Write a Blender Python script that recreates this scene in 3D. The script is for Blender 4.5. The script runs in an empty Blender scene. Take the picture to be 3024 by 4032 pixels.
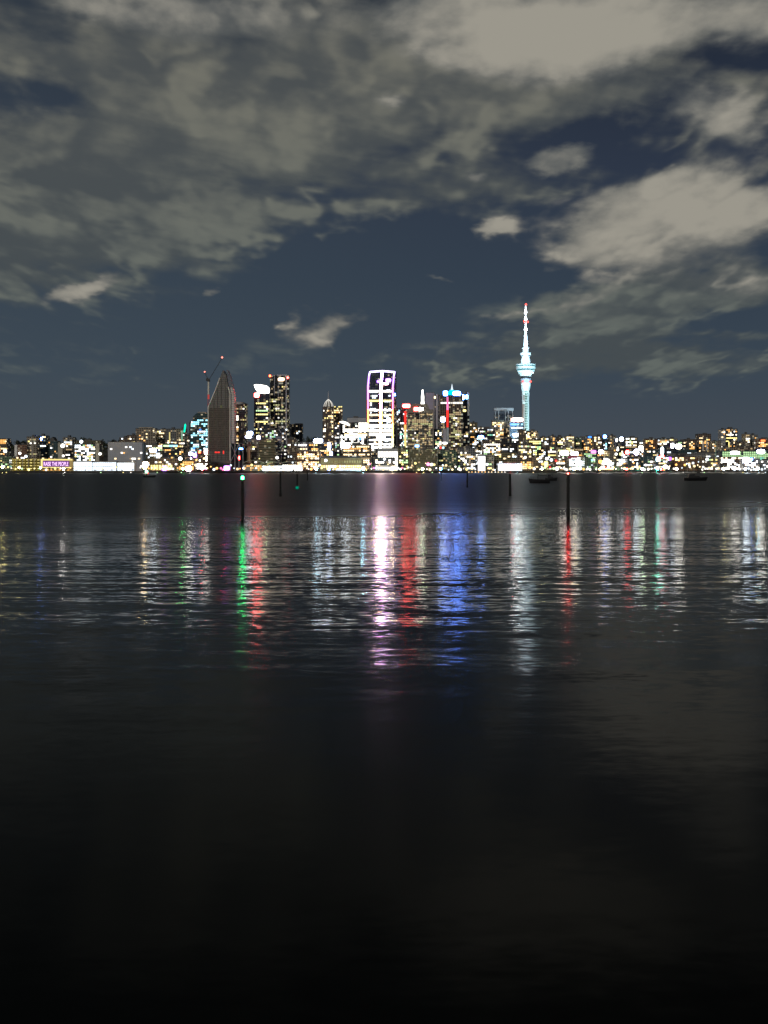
import bpy, math, random
from mathutils import Vector, noise as mnoise
R = math.radians
random.seed(11)
S = bpy.context.scene
COL = S.collection
# ------------------------------------------------------------------ camera
F = 4500.0            # focal length in photograph pixels
HOR = 1853.0          # horizon row of the photograph
CX = 1512.0
CAMZ = 4.0
cam = bpy.data.cameras.new('camera'); co = bpy.data.objects.new('camera', cam); COL.objects.link(co)
cam.sensor_fit = 'VERTICAL'; cam.sensor_height = 24.0; cam.lens = 24.0 * F / 4032.0
cam.shift_y = -(2016.0 - HOR) / 4032.0
cam.clip_start = 0.5; cam.clip_end = 20000
co.location = (0, 0, CAMZ); co.rotation_euler = (R(90), 0, 0)
S.camera = co
S.view_settings.view_transform = 'Standard'; S.view_settings.look = 'None'
S.view_settings.exposure = 0; S.view_settings.gamma = 1
S.render.engine = 'CYCLES'
S.cycles.use_denoising = True
S.cycles.max_bounces = 4; S.cycles.diffuse_bounces = 1; S.cycles.glossy_bounces = 3
S.cycles.transmission_bounces = 1; S.cycles.volume_bounces = 0
S.cycles.sample_clamp_indirect = 40.0
S.cycles.use_light_tree = True
S.cycles.caustics_reflective = False

# ------------------------------------------------------------------ node helpers
class NT:
    def __init__(s, tree): s.t = tree; s.n = tree.nodes; s.l = tree.links
    def new(s, ty, **kw):
        n = s.n.new(ty)
        for k, v in kw.items(): setattr(n, k, v)
        return n
    def put(s, sock, v):
        if v is None: return
        if hasattr(v, 'is_output'): s.l.new(v, sock)
        else: sock.default_value = v
    def m(s, op, a, b=None, c=None, clamp=False):
        n = s.new('ShaderNodeMath', operation=op, use_clamp=clamp)
        s.put(n.inputs[0], a); s.put(n.inputs[1], b); s.put(n.inputs[2], c)
        return n.outputs[0]
    def v(s, op, a, b=None):
        n = s.new('ShaderNodeVectorMath', operation=op)
        s.put(n.inputs[0], a); s.put(n.inputs[1], b)
        return n.outputs[0]
    def xyz(s, x, y, z):
        n = s.new('ShaderNodeCombineXYZ'); s.put(n.inputs[0], x); s.put(n.inputs[1], y); s.put(n.inputs[2], z)
        return n.outputs[0]
    def sep(s, a):
        n = s.new('ShaderNodeSeparateXYZ'); s.put(n.inputs[0], a); return n.outputs
    def mix(s, f, a, b):
        n = s.new('ShaderNodeMix', data_type='RGBA'); s.put(n.inputs[0], f); s.put(n.inputs[6], a); s.put(n.inputs[7], b)
        return n.outputs[2]
    def ramp(s, f, a, b, c=0.0, d=1.0, smooth=True):
        n = s.new('ShaderNodeMapRange'); n.interpolation_type = 'SMOOTHSTEP' if smooth else 'LINEAR'
        s.put(n.inputs[0], f); s.put(n.inputs[1], a); s.put(n.inputs[2], b); s.put(n.inputs[3], c); s.put(n.inputs[4], d)
        return n.outputs[0]
    def noise(s, vec, scale, detail=2.0, rough=0.5, dist=0.0, color=False):
        n = s.new('ShaderNodeTexNoise'); s.put(n.inputs['Vector'], vec); s.put(n.inputs['Scale'], scale)
        s.put(n.inputs['Detail'], detail); s.put(n.inputs['Roughness'], rough); s.put(n.inputs['Distortion'], dist)
        return n.outputs['Color'] if color else n.outputs['Fac']

# ------------------------------------------------------------------ world: night sky with city-lit cloud
W = bpy.data.worlds.new('World'); S.world = W; W.use_nodes = True
T = NT(W.node_tree); T.n.clear()
geo = T.new('ShaderNodeTexCoord').outputs['Generated']
sx, sy, sz = T.sep(T.v('NORMALIZE', geo))
az = T.m('ARCTAN2', sx, sy); el = T.m('ARCSINE', sz)
# stretched cloud-layer coordinates: finer and flatter towards the horizon
den = T.m('ADD', T.m('ABSOLUTE', el), 0.16)
cp = T.xyz(T.m('DIVIDE', az, den), T.m('DIVIDE', 0.5, den), T.m('MULTIPLY', el, 2.0))
wn = T.noise(cp, 3.2, 4.0, 0.5, 0.0, color=True)
wn2 = T.noise(T.xyz(az, T.m('MULTIPLY', el, 2.2), 3.0), 24.0, 4.0, 0.55, color=True)
w1 = T.sep(wn); w2 = T.sep(wn2)
azw = T.m('ADD', az, T.m('ADD', T.m('MULTIPLY', T.m('SUBTRACT', w1[0], 0.5), 0.075), T.m('MULTIPLY', T.m('SUBTRACT', w2[0], 0.5), 0.035)))
elw = T.m('ADD', el, T.m('ADD', T.m('MULTIPLY', T.m('SUBTRACT', w1[1], 0.5), 0.045), T.m('MULTIPLY', T.m('SUBTRACT', w2[1], 0.5), 0.024)))
def blob_group():
    g = bpy.data.node_groups.new('soft_patch', 'ShaderNodeTree')
    for nm in ('x', 'y', 'cx', 'cy', 'irx', 'iry', 'ca', 'sa', 'amp'):
        g.interface.new_socket(nm, in_out='INPUT', socket_type='NodeSocketFloat')
    g.interface.new_socket('f', in_out='OUTPUT', socket_type='NodeSocketFloat')
    t = NT(g); gi = t.new('NodeGroupInput').outputs; gout = t.new('NodeGroupOutput')
    dx = t.m('SUBTRACT', gi['x'], gi['cx']); dy = t.m('SUBTRACT', gi['y'], gi['cy'])
    p = t.m('MULTIPLY', t.m('ADD', t.m('MULTIPLY', dx, gi['ca']), t.m('MULTIPLY', dy, gi['sa'])), gi['irx'])
    q = t.m('MULTIPLY', t.m('SUBTRACT', t.m('MULTIPLY', dy, gi['ca']), t.m('MULTIPLY', dx, gi['sa'])), gi['iry'])
    r2 = t.m('ADD', t.m('MULTIPLY', p, p), t.m('MULTIPLY', q, q))
    e = t.m('MULTIPLY', t.m('EXPONENT', t.m('MULTIPLY', r2, -1.0)), gi['amp'])
    t.l.new(e, gout.inputs[0]); return g
BG = blob_group()
def blobs(lst, x, y):
    acc = None
    for (px, py, rx, ry, rot, amp) in lst:
        n = T.new('ShaderNodeGroup'); n.node_tree = BG
        u = (px - CX) / F; v = (HOR - py) / F; a = math.atan(u); e = math.atan(v * math.cos(a))
        T.put(n.inputs['x'], x); T.put(n.inputs['y'], y)
        for k, val in (('cx', a), ('cy', e), ('irx', F / rx), ('iry', F / ry), ('ca', math.cos(R(rot))), ('sa', math.sin(R(rot))), ('amp', amp)):
            n.inputs[k].default_value = val
        acc = n.outputs[0] if acc is None else T.m('ADD', acc, n.outputs[0])
    return acc
# thin grey sheet over the upper sky and to the right, and holes in it
sheet = blobs([(300, 260, 900, 300, 0, .9), (1300, 330, 700, 260, 0, .9), (2500, 200, 900, 250, 0, .8),
               (150, 620, 560, 260, 0, .9), (80, 960, 600, 220, 0, 1.05), (700, 900, 620, 150, -8, .62), (1300, 690, 460, 190, -6, .50),
               (1000, 560, 500, 160, 0, .5), (1750, 720, 340, 110, 0, .50), (2050, 690, 380, 110, 0, .45), (2300, 400, 520, 100, -5, .45),
               (2800, 1130, 560, 130, 8, 1.1), (2420, 1230, 420, 150, 5, .85), (2900, 1380, 420, 60, 0, .35), (2400, 1420, 620, 100, 0, .62), (2900, 650, 260, 160, 0, .5),
               (250, 1440, 900, 80, 0, .22), (1150, 1400, 500, 60, 0, .16), (2000, 1440, 500, 70, 4, .42)], azw, elw)
holes = blobs([(60, 370, 230, 80, 0, .95), (300, 130, 220, 50, -5, .35), (2330, 490, 260, 60, 5, .6), (2960, 200, 200, 60, 0, .8), (2880, 640, 90, 60, 0, .6),
               (2280, 800, 230, 60, 0, .4), (1250, 740, 160, 45, 0, .45), (1480, 600, 220, 40, 0, .35), (2880, 1290, 260, 50, 0, .75),
               (1500, 1030, 600, 140, 0, .4), (2060, 1040, 160, 110, 0, .3), (900, 640, 180, 40, 0, .3), (1560, 860, 200, 40, 0, .3)], azw, elw)
# lit cumulus
cum = blobs([(2600, 880, 370, 165, 3, 1.3), (2380, 970, 150, 80, 0, .6), (2860, 880, 200, 150, 0, .5), (2600, 720, 200, 80, 10, .5), (2080, 130, 520, 160, -3, 1.15), (2350, 60, 400, 140, 0, .8),
             (1750, 60, 260, 110, 0, .7), (900, 60, 420, 120, 0, .7), (350, 40, 330, 90, 0, .6), (2960, 60, 160, 130, 0, 1.0), (2185, 598, 150, 52, 0, 1.05),
             (1862, 680, 66, 36, 0, .8), (2900, 520, 190, 80, 0, .8), (2760, 400, 210, 80, -5, .65), (1955, 882, 100, 34, 4, .85), (240, 1175, 125, 46, 10, 1.0),
             (370, 1120, 90, 38, 25, .9), (1230, 1300, 150, 72, 12, .68), (1350, 1240, 90, 40, 10, .6), (1110, 1265, 30, 70, -30, .5), (850, 1155, 44, 26, 25, .62), (1760, 1097, 80, 16, -3, .5),
             (1560, 380, 90, 34, 0, .7), (1980, 1240, 110, 26, 8, .4), (2250, 1180, 160, 60, 10, .42), (2900, 1130, 260, 80, 5, .42)], azw, elw)
fine = T.noise(cp, 6.0, 5.0, 0.55, 0.1)
fine2 = T.noise(cp, 1.9, 5.0, 0.55, 0.3)
stri = T.noise(T.xyz(T.m('MULTIPLY', az, 1.0), T.m('MULTIPLY', T.m('ADD', el, T.m('MULTIPLY', az, 0.12)), 4.2), 7.0), 13.0, 3.0, 0.5, 0.3)
vor = T.new('ShaderNodeTexVoronoi', feature='SMOOTH_F1'); vor.inputs['Scale'].default_value = 7.5; vor.inputs['Smoothness'].default_value = 0.9
wv = T.sep(T.noise(cp, 5.0, 3.0, 0.55, 0.0, color=True)); cps = T.sep(cp)
T.put(vor.inputs['Vector'], T.xyz(T.m('ADD', T.m('MULTIPLY', cps[0], 0.75), T.m('MULTIPLY', T.m('SUBTRACT', wv[0], 0.5), 0.7)), T.m('ADD', T.m('MULTIPLY', cps[1], 1.25), T.m('ADD', T.m('MULTIPLY', cps[0], 0.25), T.m('MULTIPLY', T.m('SUBTRACT', wv[1], 0.5), 0.7))), 0.0))
puff = T.m('SUBTRACT', 0.42, vor.outputs['Distance'])
lump = T.noise(T.xyz(az, T.m('MULTIPLY', el, 1.6), 11.0), 10.0, 6.0, 0.55, 0.15)
fine_c = T.m('SUBTRACT', fine, 0.5); f2c = T.m('SUBTRACT', fine2, 0.5); st_c = T.m('MULTIPLY', T.m('SUBTRACT', stri, 0.5), T.ramp(el, 0.16, 0.34, 1.15, 0.55)); lc = T.m('SUBTRACT', lump, 0.5)
shv = T.m('MULTIPLY_ADD', T.ramp(sheet, 0.0, 0.55, 0.25, 1.0), T.m('ADD', T.m('MULTIPLY', fine_c, 0.6), T.m('ADD', T.m('MULTIPLY', f2c, 0.45), T.m('ADD', T.m('ADD', T.m('MULTIPLY', st_c, 1.35), T.m('MULTIPLY', puff, 1.0)), T.m('MULTIPLY', lc, 1.35)))), T.m('SUBTRACT', sheet, holes))
# behind the camera and overhead: plain broken cloud
gate = T.ramp(T.m('ABSOLUTE', az), 0.55, 1.0)
gen = T.m('MULTIPLY', gate, T.m('ADD', 0.4, T.m('MULTIPLY', f2c, 2.0)))
shv = T.m('ADD', shv, gen)
sha = T.m('MULTIPLY', T.ramp(shv, 0.10, 0.98), 0.95)
cuv = T.m('ADD', cum, T.m('ADD', T.m('MULTIPLY', fine_c, 0.35), T.m('ADD', T.m('MULTIPLY', f2c, 0.3), T.m('ADD', T.m('ADD', T.m('MULTIPLY', st_c, 0.25), T.m('MULTIPLY', puff, 0.45)), T.m('MULTIPLY', lc, 0.8)))))
cua = T.ramp(cuv, 0.28, 0.85)
def srgb(r, g, b):
    f = lambda c: ((c / 255 + 0.055) / 1.055) ** 2.4 if c > 10 else c / 255 / 12.92
    return (f(r), f(g), f(b), 1)
cr = T.new('ShaderNodeValToRGB'); T.put(cr.inputs[0], T.ramp(el, -0.02, 0.42, smooth=False))
els = cr.color_ramp.elements; els[0].position = 0; els[0].color = srgb(73, 79, 86)
els[1].position = 1; els[1].color = srgb(27, 34, 46)
for p, c in ((0.12, (67, 75, 84)), (0.24, (58, 70, 82)), (0.42, (50, 62, 76)), (0.62, (45, 54, 70)), (0.82, (36, 44, 58))):
    e = els.new(p); e.color = srgb(*c)
# slightly paler to the left, over the suburbs' glow
sky0 = T.mix(T.ramp(az, -0.36, 0.30), srgb(72, 84, 92), cr.outputs[0])
sky0 = T.mix(0.75, sky0, cr.outputs[0])
shc = T.mix(T.ramp(el, 0.05, 0.40), srgb(98, 105, 101), srgb(117, 116, 106))
shc = T.mix(T.ramp(T.m('ADD', T.m('ADD', T.m('MULTIPLY', st_c, .7), 0.5), T.m('ADD', T.m('MULTIPLY', puff, 0.9), T.m('MULTIPLY', lc, 1.0))), 0.28, 0.85), T.mix(0.75, shc, srgb(56, 64, 72)), shc)
c1 = T.mix(sha, sky0, shc)
cuc = T.mix(T.ramp(T.m('ADD', cuv, T.m('ADD', T.m('MULTIPLY', fine_c, 0.6), T.m('ADD', T.m('MULTIPLY', puff, 0.8), T.m('MULTIPLY', lc, 2.2)))), 0.25, 1.55), srgb(92, 95, 95), srgb(155, 151, 140))
c2 = T.mix(T.m('MULTIPLY', T.ramp(el, 0.44, 0.60), 0.93), T.mix(cua, c1, cuc), srgb(10, 12, 16))
below = T.ramp(el, -0.03, 0.0)
c3 = T.mix(below, srgb(20, 22, 24), c2)
# the last trace of daylight from a sun far below the horizon
nish = T.new('ShaderNodeTexSky', sky_type='NISHITA'); nish.sun_disc = False; nish.sun_elevation = R(-6); nish.sun_rotation = R(250)
bgA = T.new('ShaderNodeBackground'); T.put(bgA.inputs[0], c3); bgA.inputs[1].default_value = 1.0
bgB = T.new('ShaderNodeBackground'); T.put(bgB.inputs[0], nish.outputs[0]); bgB.inputs[1].default_value = 0.01
ad = T.new('ShaderNodeAddShader'); T.l.new(bgA.outputs[0], ad.inputs[0]); T.l.new(bgB.outputs[0], ad.inputs[1])
T.l.new(ad.outputs[0], T.new('ShaderNodeOutputWorld').inputs[0])
W.cycles.sampling_method = 'MANUAL'; W.cycles.sample_map_resolution = 256

# added warm fill lamp behind the camera, brightening the facades
sl = bpy.data.lights.new('facade_fill', 'SUN'); sl.energy = 1.15; sl.angle = R(10); sl.color = (1.0, 0.93, 0.84)
so = bpy.data.objects.new('facade_fill', sl); COL.objects.link(so); so.rotation_euler = (R(62), 0, R(-28)); so.location = (0, -50, 300)

# ------------------------------------------------------------------ materials
MC = {}
def pmat(name, col, rough=0.7, metal=0.0, var=0.25, scale=0.15):
    if name in MC: return MC[name]
    m = bpy.data.materials.new(name); m.use_nodes = True; t = NT(m.node_tree); b = t.n['Principled BSDF']
    tc = t.new('ShaderNodeTexCoord').outputs['Object']
    n = t.noise(tc, scale, 4.0, 0.6)
    c = (col[0], col[1], col[2], 1); d = (col[0] * (1 - var), col[1] * (1 - var), col[2] * (1 - var), 1)
    t.put(b.inputs['Base Color'], t.mix(t.ramp(n, 0.35, 0.65), d, c)); b.inputs['Roughness'].default_value = rough; b.inputs['Metallic'].default_value = metal
    MC[name] = m; return m
def facade(name, wall, glass=(0.02, 0.025, 0.03), fh=3.6, cw=4.0, slab=0.35, pier=0.3, var=0.5, rooms=0.80):
    """wall with a grid of unlit glazing between slabs and piers"""
    if name in MC: return MC[name]
    m = bpy.data.materials.new(name); m.use_nodes = True; t = NT(m.node_tree); b = t.n['Principled BSDF']
    tc = t.new('ShaderNodeTexCoord').outputs['Object']; x, y, z = t.sep(tc)
    h = t.m('ADD', x, y)
    fz = t.m('FRACT', t.m('DIVIDE', z, fh)); fx = t.m('FRACT', t.m('DIVIDE', h, cw))
    gz = t.m('MULTIPLY', t.m('GREATER_THAN', fz, slab), t.m('LESS_THAN', fz, 0.98))
    gx = t.m('MULTIPLY', t.m('GREATER_THAN', fx, pier * 0.5), t.m('LESS_THAN', fx, 1 - pier * 0.5))
    g = t.m('MULTIPLY', gz, gx)
    wn = t.new('ShaderNodeTexWhiteNoise', noise_dimensions='3D')
    t.put(wn.inputs['Vector'], t.xyz(t.m('FLOOR', t.m('DIVIDE', h, cw)), t.m('FLOOR', t.m('DIVIDE', z, fh)), 1.0))
    gl = t.mix(t.m('MULTIPLY', t.m('POWER', wn.outputs[0], 4.0), 0.6), (*glass, 1), (0.22, 0.2, 0.16, 1))
    n = t.noise(tc, 0.12, 4.0, 0.6)
    wc = t.mix(n, tuple(c * (1 - var * .6) for c in wall) + (1,), (*wall, 1))
    t.put(b.inputs['Base Color'], t.mix(g, wc, gl))
    lit = t.m('MULTIPLY', t.m('GREATER_THAN', wn.outputs[0], rooms), g)      # dim rooms behind blinds
    t.put(b.inputs['Emission Color'], t.mix(t.m('FRACT', t.m('MULTIPLY', wn.outputs[0], 37.0)), (1, .66, .32, 1), (.75, .85, .70, 1)))
    t.put(b.inputs['Emission Strength'], t.m('MULTIPLY', lit, t.m('ADD', 0.08, t.m('MULTIPLY', t.m('FRACT', t.m('MULTIPLY', wn.outputs[0], 91.0)), 0.45))))
    m.cycles.emission_sampling = 'NONE'
    t.put(b.inputs['Roughness'], t.m('SUBTRACT', 0.75, t.m('MULTIPLY', g, 0.55)))
    MC[name] = m; return m
def emat(name, col, st):
    if name in MC: return MC[name]
    m = bpy.data.materials.new(name); m.use_nodes = True; t = NT(m.node_tree); t.n.clear()
    e = t.new('ShaderNodeEmission'); e.inputs[0].default_value = (*col, 1); e.inputs[1].default_value = st
    t.l.new(e.outputs[0], t.new('ShaderNodeOutputMaterial').inputs[0]); MC[name] = m
    m.cycles.emission_sampling = 'FRONT_BACK' if st * max(col) >= 6 else 'NONE'     # dim lights are found by the reflections themselves
    return m
CLR = {'warm': (1, .74, .40), 'amber': (1, .50, .14), 'white': (1, .95, .85), 'cool': (.80, .91, 1), 'cyan': (.35, .82, 1), 'blue': (.05, .22, 1),
       'green': (.62, 1, .48), 'yellow': (1, .84, .30), 'red': (1, .04, .03), 'pink': (1, .22, .50), 'mint': (.35, 1, .72), 'olive': (.80, .78, .36), 'violet': (.45, .18, 1), 'teal': (.02, .75, .45), 'redhot': (1, .05, .045), 'bluehot': (.11, .27, 1), 'greenhot': (.10, 1, .22), 'violethot': (.50, .16, 1), 'lilac': (.58, .28, 1), 'magenta': (.75, .08, .70), 'goldhot': (1, .62, .18)}
def light(c, s): return emat('%s_light_%g' % (c, s), CLR[c], s)
PAL = {'warm': [('warm', 2.6, 4), ('yellow', 2.0, 1), ('white', 3, 3), ('amber', 1.4, 1.5), ('warm', .6, 2)],
       'mix': [('warm', 2.5, 2), ('white', 3.2, 4), ('cool', 2.8, 4), ('yellow', 1.6, 1), ('amber', 1.4, 1), ('green', 1.0, .7), ('warm', .6, 2)],
       'cool': [('cool', 3.2, 4), ('white', 3, 2), ('mint', 1.5, 1), ('cyan', 1.6, 1)],
       'cyan': [('cyan', 2.2, 4), ('cool', 2.6, 3), ('blue', 2.6, 1)],
       'olive': [('olive', 0.6, 4), ('yellow', 1.0, 1), ('white', 1.8, 1), ('warm', .5, 3)],
       'amber': [('amber', 1.8, 4), ('warm', 2.2, 3), ('yellow', 1.8, 1)],
       'mintrow': [('green', 1.0, 2), ('mint', 1.0, 4), ('white', 2.0, 1)], 'green': [('green', 1.1, 2), ('mint', .9, 1), ('white', 2.2, 3), ('cool', 1.2, 2)],
       'bright': [('white', 7, 4), ('cool', 6, 2), ('warm', 5, 2)],
       'yellow': [('yellow', 2.2, 3), ('green', 1.6, 1), ('white', 2.4, 1)]}
WALLS = {'teal': ((.05, .09, .10), (.02, .05, .06)), 'navy': ((.05, .06, .09), (.015, .02, .035)), 'brown': ((.20, .15, .12), (.03, .025, .02)),
         'beige': ((.36, .31, .24), (.05, .045, .04)), 'cream': ((.55, .52, .42), (.06, .06, .05)), 'grey': ((.24, .24, .24), (.03, .035, .04)),
         'pale': ((.48, .50, .54), (.10, .11, .13)), 'olive': ((.22, .20, .12), (.035, .035, .02)), 'black': ((.035, .035, .04), (.01, .012, .015)),
         'lilac': ((.42, .40, .52), (.08, .08, .12)), 'rust': ((.26, .13, .08), (.04, .03, .025)), 'green': ((.12, .20, .14), (.03, .05, .04))}
def wall(k, fh=3.6, cw=4.0, slab=.35, pier=.3):
    a, b = WALLS[k]; return facade('%s_facade_%g_%g_%g_%g' % (k, fh, cw, slab, pier), a, b, fh, cw, slab, pier)
M_roof = pmat('roofing', (.10, .10, .10)); M_conc = pmat('concrete', (.34, .32, .29)); M_dark = pmat('dark_metal', (.03, .03, .032), .5)
M_white = pmat('white_concrete', (.78, .79, .78), .6, 0, .12, .08); M_steel = pmat('pale_steel', (.45, .46, .5), .45)
M_pile = pmat('wet_timber', (.012, .011, .010), .8, 0, .5, 3.0); M_hull = pmat('dark_hull_paint', (.012, .012, .014), .45, 0, .4, 1.0)
M_canvas = pmat('grey_canvas', (.10, .11, .12), .9); M_red = pmat('red_paint', (.6, .05, .04), .6); M_wp = pmat('white_paint', (.75, .74, .70), .5)

# ------------------------------------------------------------------ mesh helpers
class MB:
    def __init__(s): s.v = []; s.f = []
    def box(s, x0, x1, y0, y1, z0, z1):
        b = len(s.v)
        s.v += [(x0, y0, z0), (x1, y0, z0), (x1, y1, z0), (x0, y1, z0), (x0, y0, z1), (x1, y0, z1), (x1, y1, z1), (x0, y1, z1)]
        s.f += [tuple(b + i for i in q) for q in ((0, 3, 2, 1), (4, 5, 6, 7), (0, 1, 5, 4), (1, 2, 6, 5), (2, 3, 7, 6), (3, 0, 4, 7))]
        return s
    def prism(s, pts, y0, y1):            # outline in x,z extruded along y
        b = len(s.v); n = len(pts)
        s.v += [(x, y0, z) for x, z in pts] + [(x, y1, z) for x, z in pts]
        s.f.append(tuple(b + i for i in range(n))); s.f.append(tuple(b + n + i for i in reversed(range(n))))
        for i in range(n):
            j = (i + 1) % n; s.f.append((b + i, b + n + i, b + n + j, b + j))
        return s
    def plan(s, pts, z0, z1, k=1.0, cx=0, cy=0):   # outline in x,y extruded up, scaled k at the top
        b = len(s.v); n = len(pts)
        s.v += [(x, y, z0) for x, y in pts] + [(cx + (x - cx) * k, cy + (y - cy) * k, z1) for x, y in pts]
        s.f.append(tuple(b + i for i in reversed(range(n)))); s.f.append(tuple(b + n + i for i in range(n)))
        for i in range(n):
            j = (i + 1) % n; s.f.append((b + i, b + j, b + n + j, b + n + i))
        return s
    def lathe(s, prof, n=24, cx=0, cy=0):
        b = len(s.v)
        for r, z in prof:
            for i in range(n):
                a = 2 * math.pi * i / n; s.v.append((cx + r * math.cos(a), cy + r * math.sin(a), z))
        for k in range(len(prof) - 1):
            for i in range(n):
                j = (i + 1) % n; s.f.append((b + k * n + i, b + k * n + j, b + (k + 1) * n + j, b + (k + 1) * n + i))
        s.f.append(tuple(b + i for i in reversed(range(n)))); e = b + (len(prof) - 1) * n; s.f.append(tuple(e + i for i in range(n)))
        return s
    def tube(s, p, q, r, r2=None, n=6):
        r2 = r if r2 is None else r2
        p = Vector(p); q = Vector(q); d = (q - p).normalized()
        a = d.orthogonal().normalized(); c = d.cross(a); b = len(s.v)
        for o, rr in ((p, r), (q, r2)):
            for i in range(n):
                t = 2 * math.pi * i / n; s.v.append(tuple(o + a * rr * math.cos(t) + c * rr * math.sin(t)))
        for i in range(n):
            j = (i + 1) % n; s.f.append((b + i, b + j, b + n + j, b + n + i))
        s.f.append(tuple(b + i for i in reversed(range(n)))); s.f.append(tuple(b + n + i for i in range(n)))
        return s
    def ball(s, x, y, z, rx, ry=None, rz=None, n=8, k=5):
        ry = rx if ry is None else ry; rz = rx if rz is None else rz; b = len(s.v)
        s.v.append((x, y, z - rz))
        for i in range(1, k):
            t = math.pi * i / k
            for j in range(n):
                a = 2 * math.pi * j / n; s.v.append((x + rx * math.sin(t) * math.cos(a), y + ry * math.sin(t) * math.sin(a), z - rz * math.cos(t)))
        s.v.append((x, y, z + rz)); top = len(s.v) - 1
        for j in range(n):
            s.f.append((b, b + 1 + (j + 1) % n, b + 1 + j)); s.f.append((top, top - n + j, top - n + (j + 1) % n))
        for i in range(k - 2):
            for j in range(n):
                o = b + 1 + i * n; s.f.append((o + j, o + (j + 1) % n, o + n + (j + 1) % n, o + n + j))
        return s
    def mesh(s, name, mat):
        me = bpy.data.meshes.new(name); me.from_pydata(s.v, [], s.f); me.update()
        me.materials.append(mat); return me
    def build(s, name, mat, parent=None, smooth=False):
        me = s.mesh(name, mat)
        if smooth: me.polygons.foreach_set('use_smooth', [True] * len(me.polygons))
        o = bpy.data.objects.new(name, me); COL.objects.link(o)
        if parent is not None: o.parent = parent
        return o
def tag(o, label=None, cat=None, group=None, kind=None):
    if label: o['label'] = label
    if cat: o['category'] = cat
    if group: o['group'] = group
    if kind: o['kind'] = kind
    return o
def thing(name, label, cat, loc, group=None):
    o = bpy.data.objects.new(name, None); COL.objects.link(o); o.location = loc; o.empty_display_size = 1
    return tag(o, label, cat, group)
def WX(px, Y): return (px - CX) * Y / F
def WZ(py, Y): return CAMZ + (HOR - py) * Y / F
def ss(a, b, x):
    t = max(0.0, min(1.0, (x - a) / (b - a))); return t * t * (3 - 2 * t)
QUAY = 3.0
def ground(x, y):
    h = QUAY + 12 * ss(2120, 2380, y) + 46 * ss(2350, 3000, y) - 30 * ss(3200, 4500, y)
    return h + (8 * mnoise.noise(Vector((x / 500, y / 500, 0)))) * ss(2300, 2900, y)

# ------------------------------------------------------------------ land and water
def sheet_mesh(name, xs, ys, hf, mat):
    mb = MB(); nx = len(xs)
    for y in ys:
        for x in xs: mb.v.append((x, y, hf(x, y)))
    for j in range(len(ys) - 1):
        for i in range(nx - 1):
            a = j * nx + i; mb.f.append((a, a + 1, a + 1 + nx, a + nx))
    return mb.build(name, mat)
xs = [i * 60 - 3000 for i in range(101)]
land = sheet_mesh('ground', xs, [1999, 2050, 2120] + [2150 + 50 * i for i in range(60)] + [6000, 9000, 15000], ground, pmat('city_ground', (.05, .05, .048), .9, 0, .4, .02))
tag(land, kind='structure')
sw = MB().box(-3000, 3000, 1996, 1999, -6, QUAY + .3).build('seawall', pmat('seawall_stone', (.05, .047, .042), .9, 0, .4, .5)); tag(sw, 'long dark stone seawall between the water and the city lights', 'seawall')
bed = MB().box(-3000, 3000, -500, 1996, -8, -6).build('seabed', pmat('mud', (.03, .028, .02), .9)); tag(bed, kind='structure')

mw = bpy.data.materials.new('harbour_water'); mw.use_nodes = True; t = NT(mw.node_tree); b = t.n['Principled BSDF']
P = t.new('ShaderNodeNewGeometry').outputs['Position']; X, Y_, Z_ = t.sep(P)
patch = t.noise(t.xyz(t.m('MULTIPLY', X, 0.14), Y_, 0.0), 0.06, 4.0, 0.6)
edge = t.m('ADD', t.m('ADD', Y_, t.m('MULTIPLY', X, -0.75)), t.m('MULTIPLY', t.m('SUBTRACT', patch, 0.5), 62.0))
far = t.ramp(edge, 46.0, 150.0)                       # beyond this line a breeze ruffles the surface
def slope(scale, sxk, seed, ax, ay, detail=1.0):
    c = t.noise(t.xyz(t.m('MULTIPLY', X, sxk), Y_, seed), scale, detail, 0.5, 0.2, color=True)
    r, g, _ = t.sep(c)
    return t.m('MULTIPLY', t.m('SUBTRACT', r, 0.5), ax), t.m('MULTIPLY', t.m('SUBTRACT', g, 0.5), ay)
near_fade = t.ramp(Y_, 10.0, 40.0, 0.10, 1.0)
calm = t.ramp(t.noise(t.xyz(t.m('MULTIPLY', X, 0.12), Y_, 5.0), 0.16, 2.0, 0.5), 0.36, 0.60, 0.7, 1.0)
s1 = slope(0.50, 0.10, 1.0, 0.010, 0.11)             # long low swell, crests across the view
s2 = slope(2.0, 0.20, 2.0, 0.06, 0.20)              # ripples
s3 = slope(6.0, 0.5, 3.0, 0.17, 0.24)              # capillary wavelets
s4 = slope(9.0, 0.9, 4.0, 0.30, 0.80)                # breeze ripples, far zone only
am = t.m('MULTIPLY', near_fade, calm)
SXs = t.m('ADD', t.m('MULTIPLY', t.m('ADD', s1[0], t.m('ADD', s2[0], s3[0])), am), t.m('MULTIPLY', s4[0], far))
SYs = t.m('ADD', t.m('MULTIPLY', t.m('ADD', s1[1], t.m('ADD', s2[1], s3[1])), am), t.m('MULTIPLY', s4[1], t.m('POWER', far, 0.8)))
N = t.v('NORMALIZE', t.xyz(t.m('MULTIPLY', SXs, -1.0), t.m('MULTIPLY', SYs, -1.0), 1.0))
t.put(b.inputs['Normal'], N)
b.inputs['Base Color'].default_value = (.0035, .0042, .0035, 1); b.inputs['IOR'].default_value = 1.075
t.put(b.inputs['Roughness'], t.m('ADD', 0.135, t.m('MULTIPLY', far, 0.22)))
water = MB(); water.v = [(-3000, -500, 0), (3000, -500, 0), (3000, 1996, 0), (-3000, 1996, 0)]; water.f = [(0, 1, 2, 3)]
water = water.build('water', mw); tag(water, kind='structure')

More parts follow.
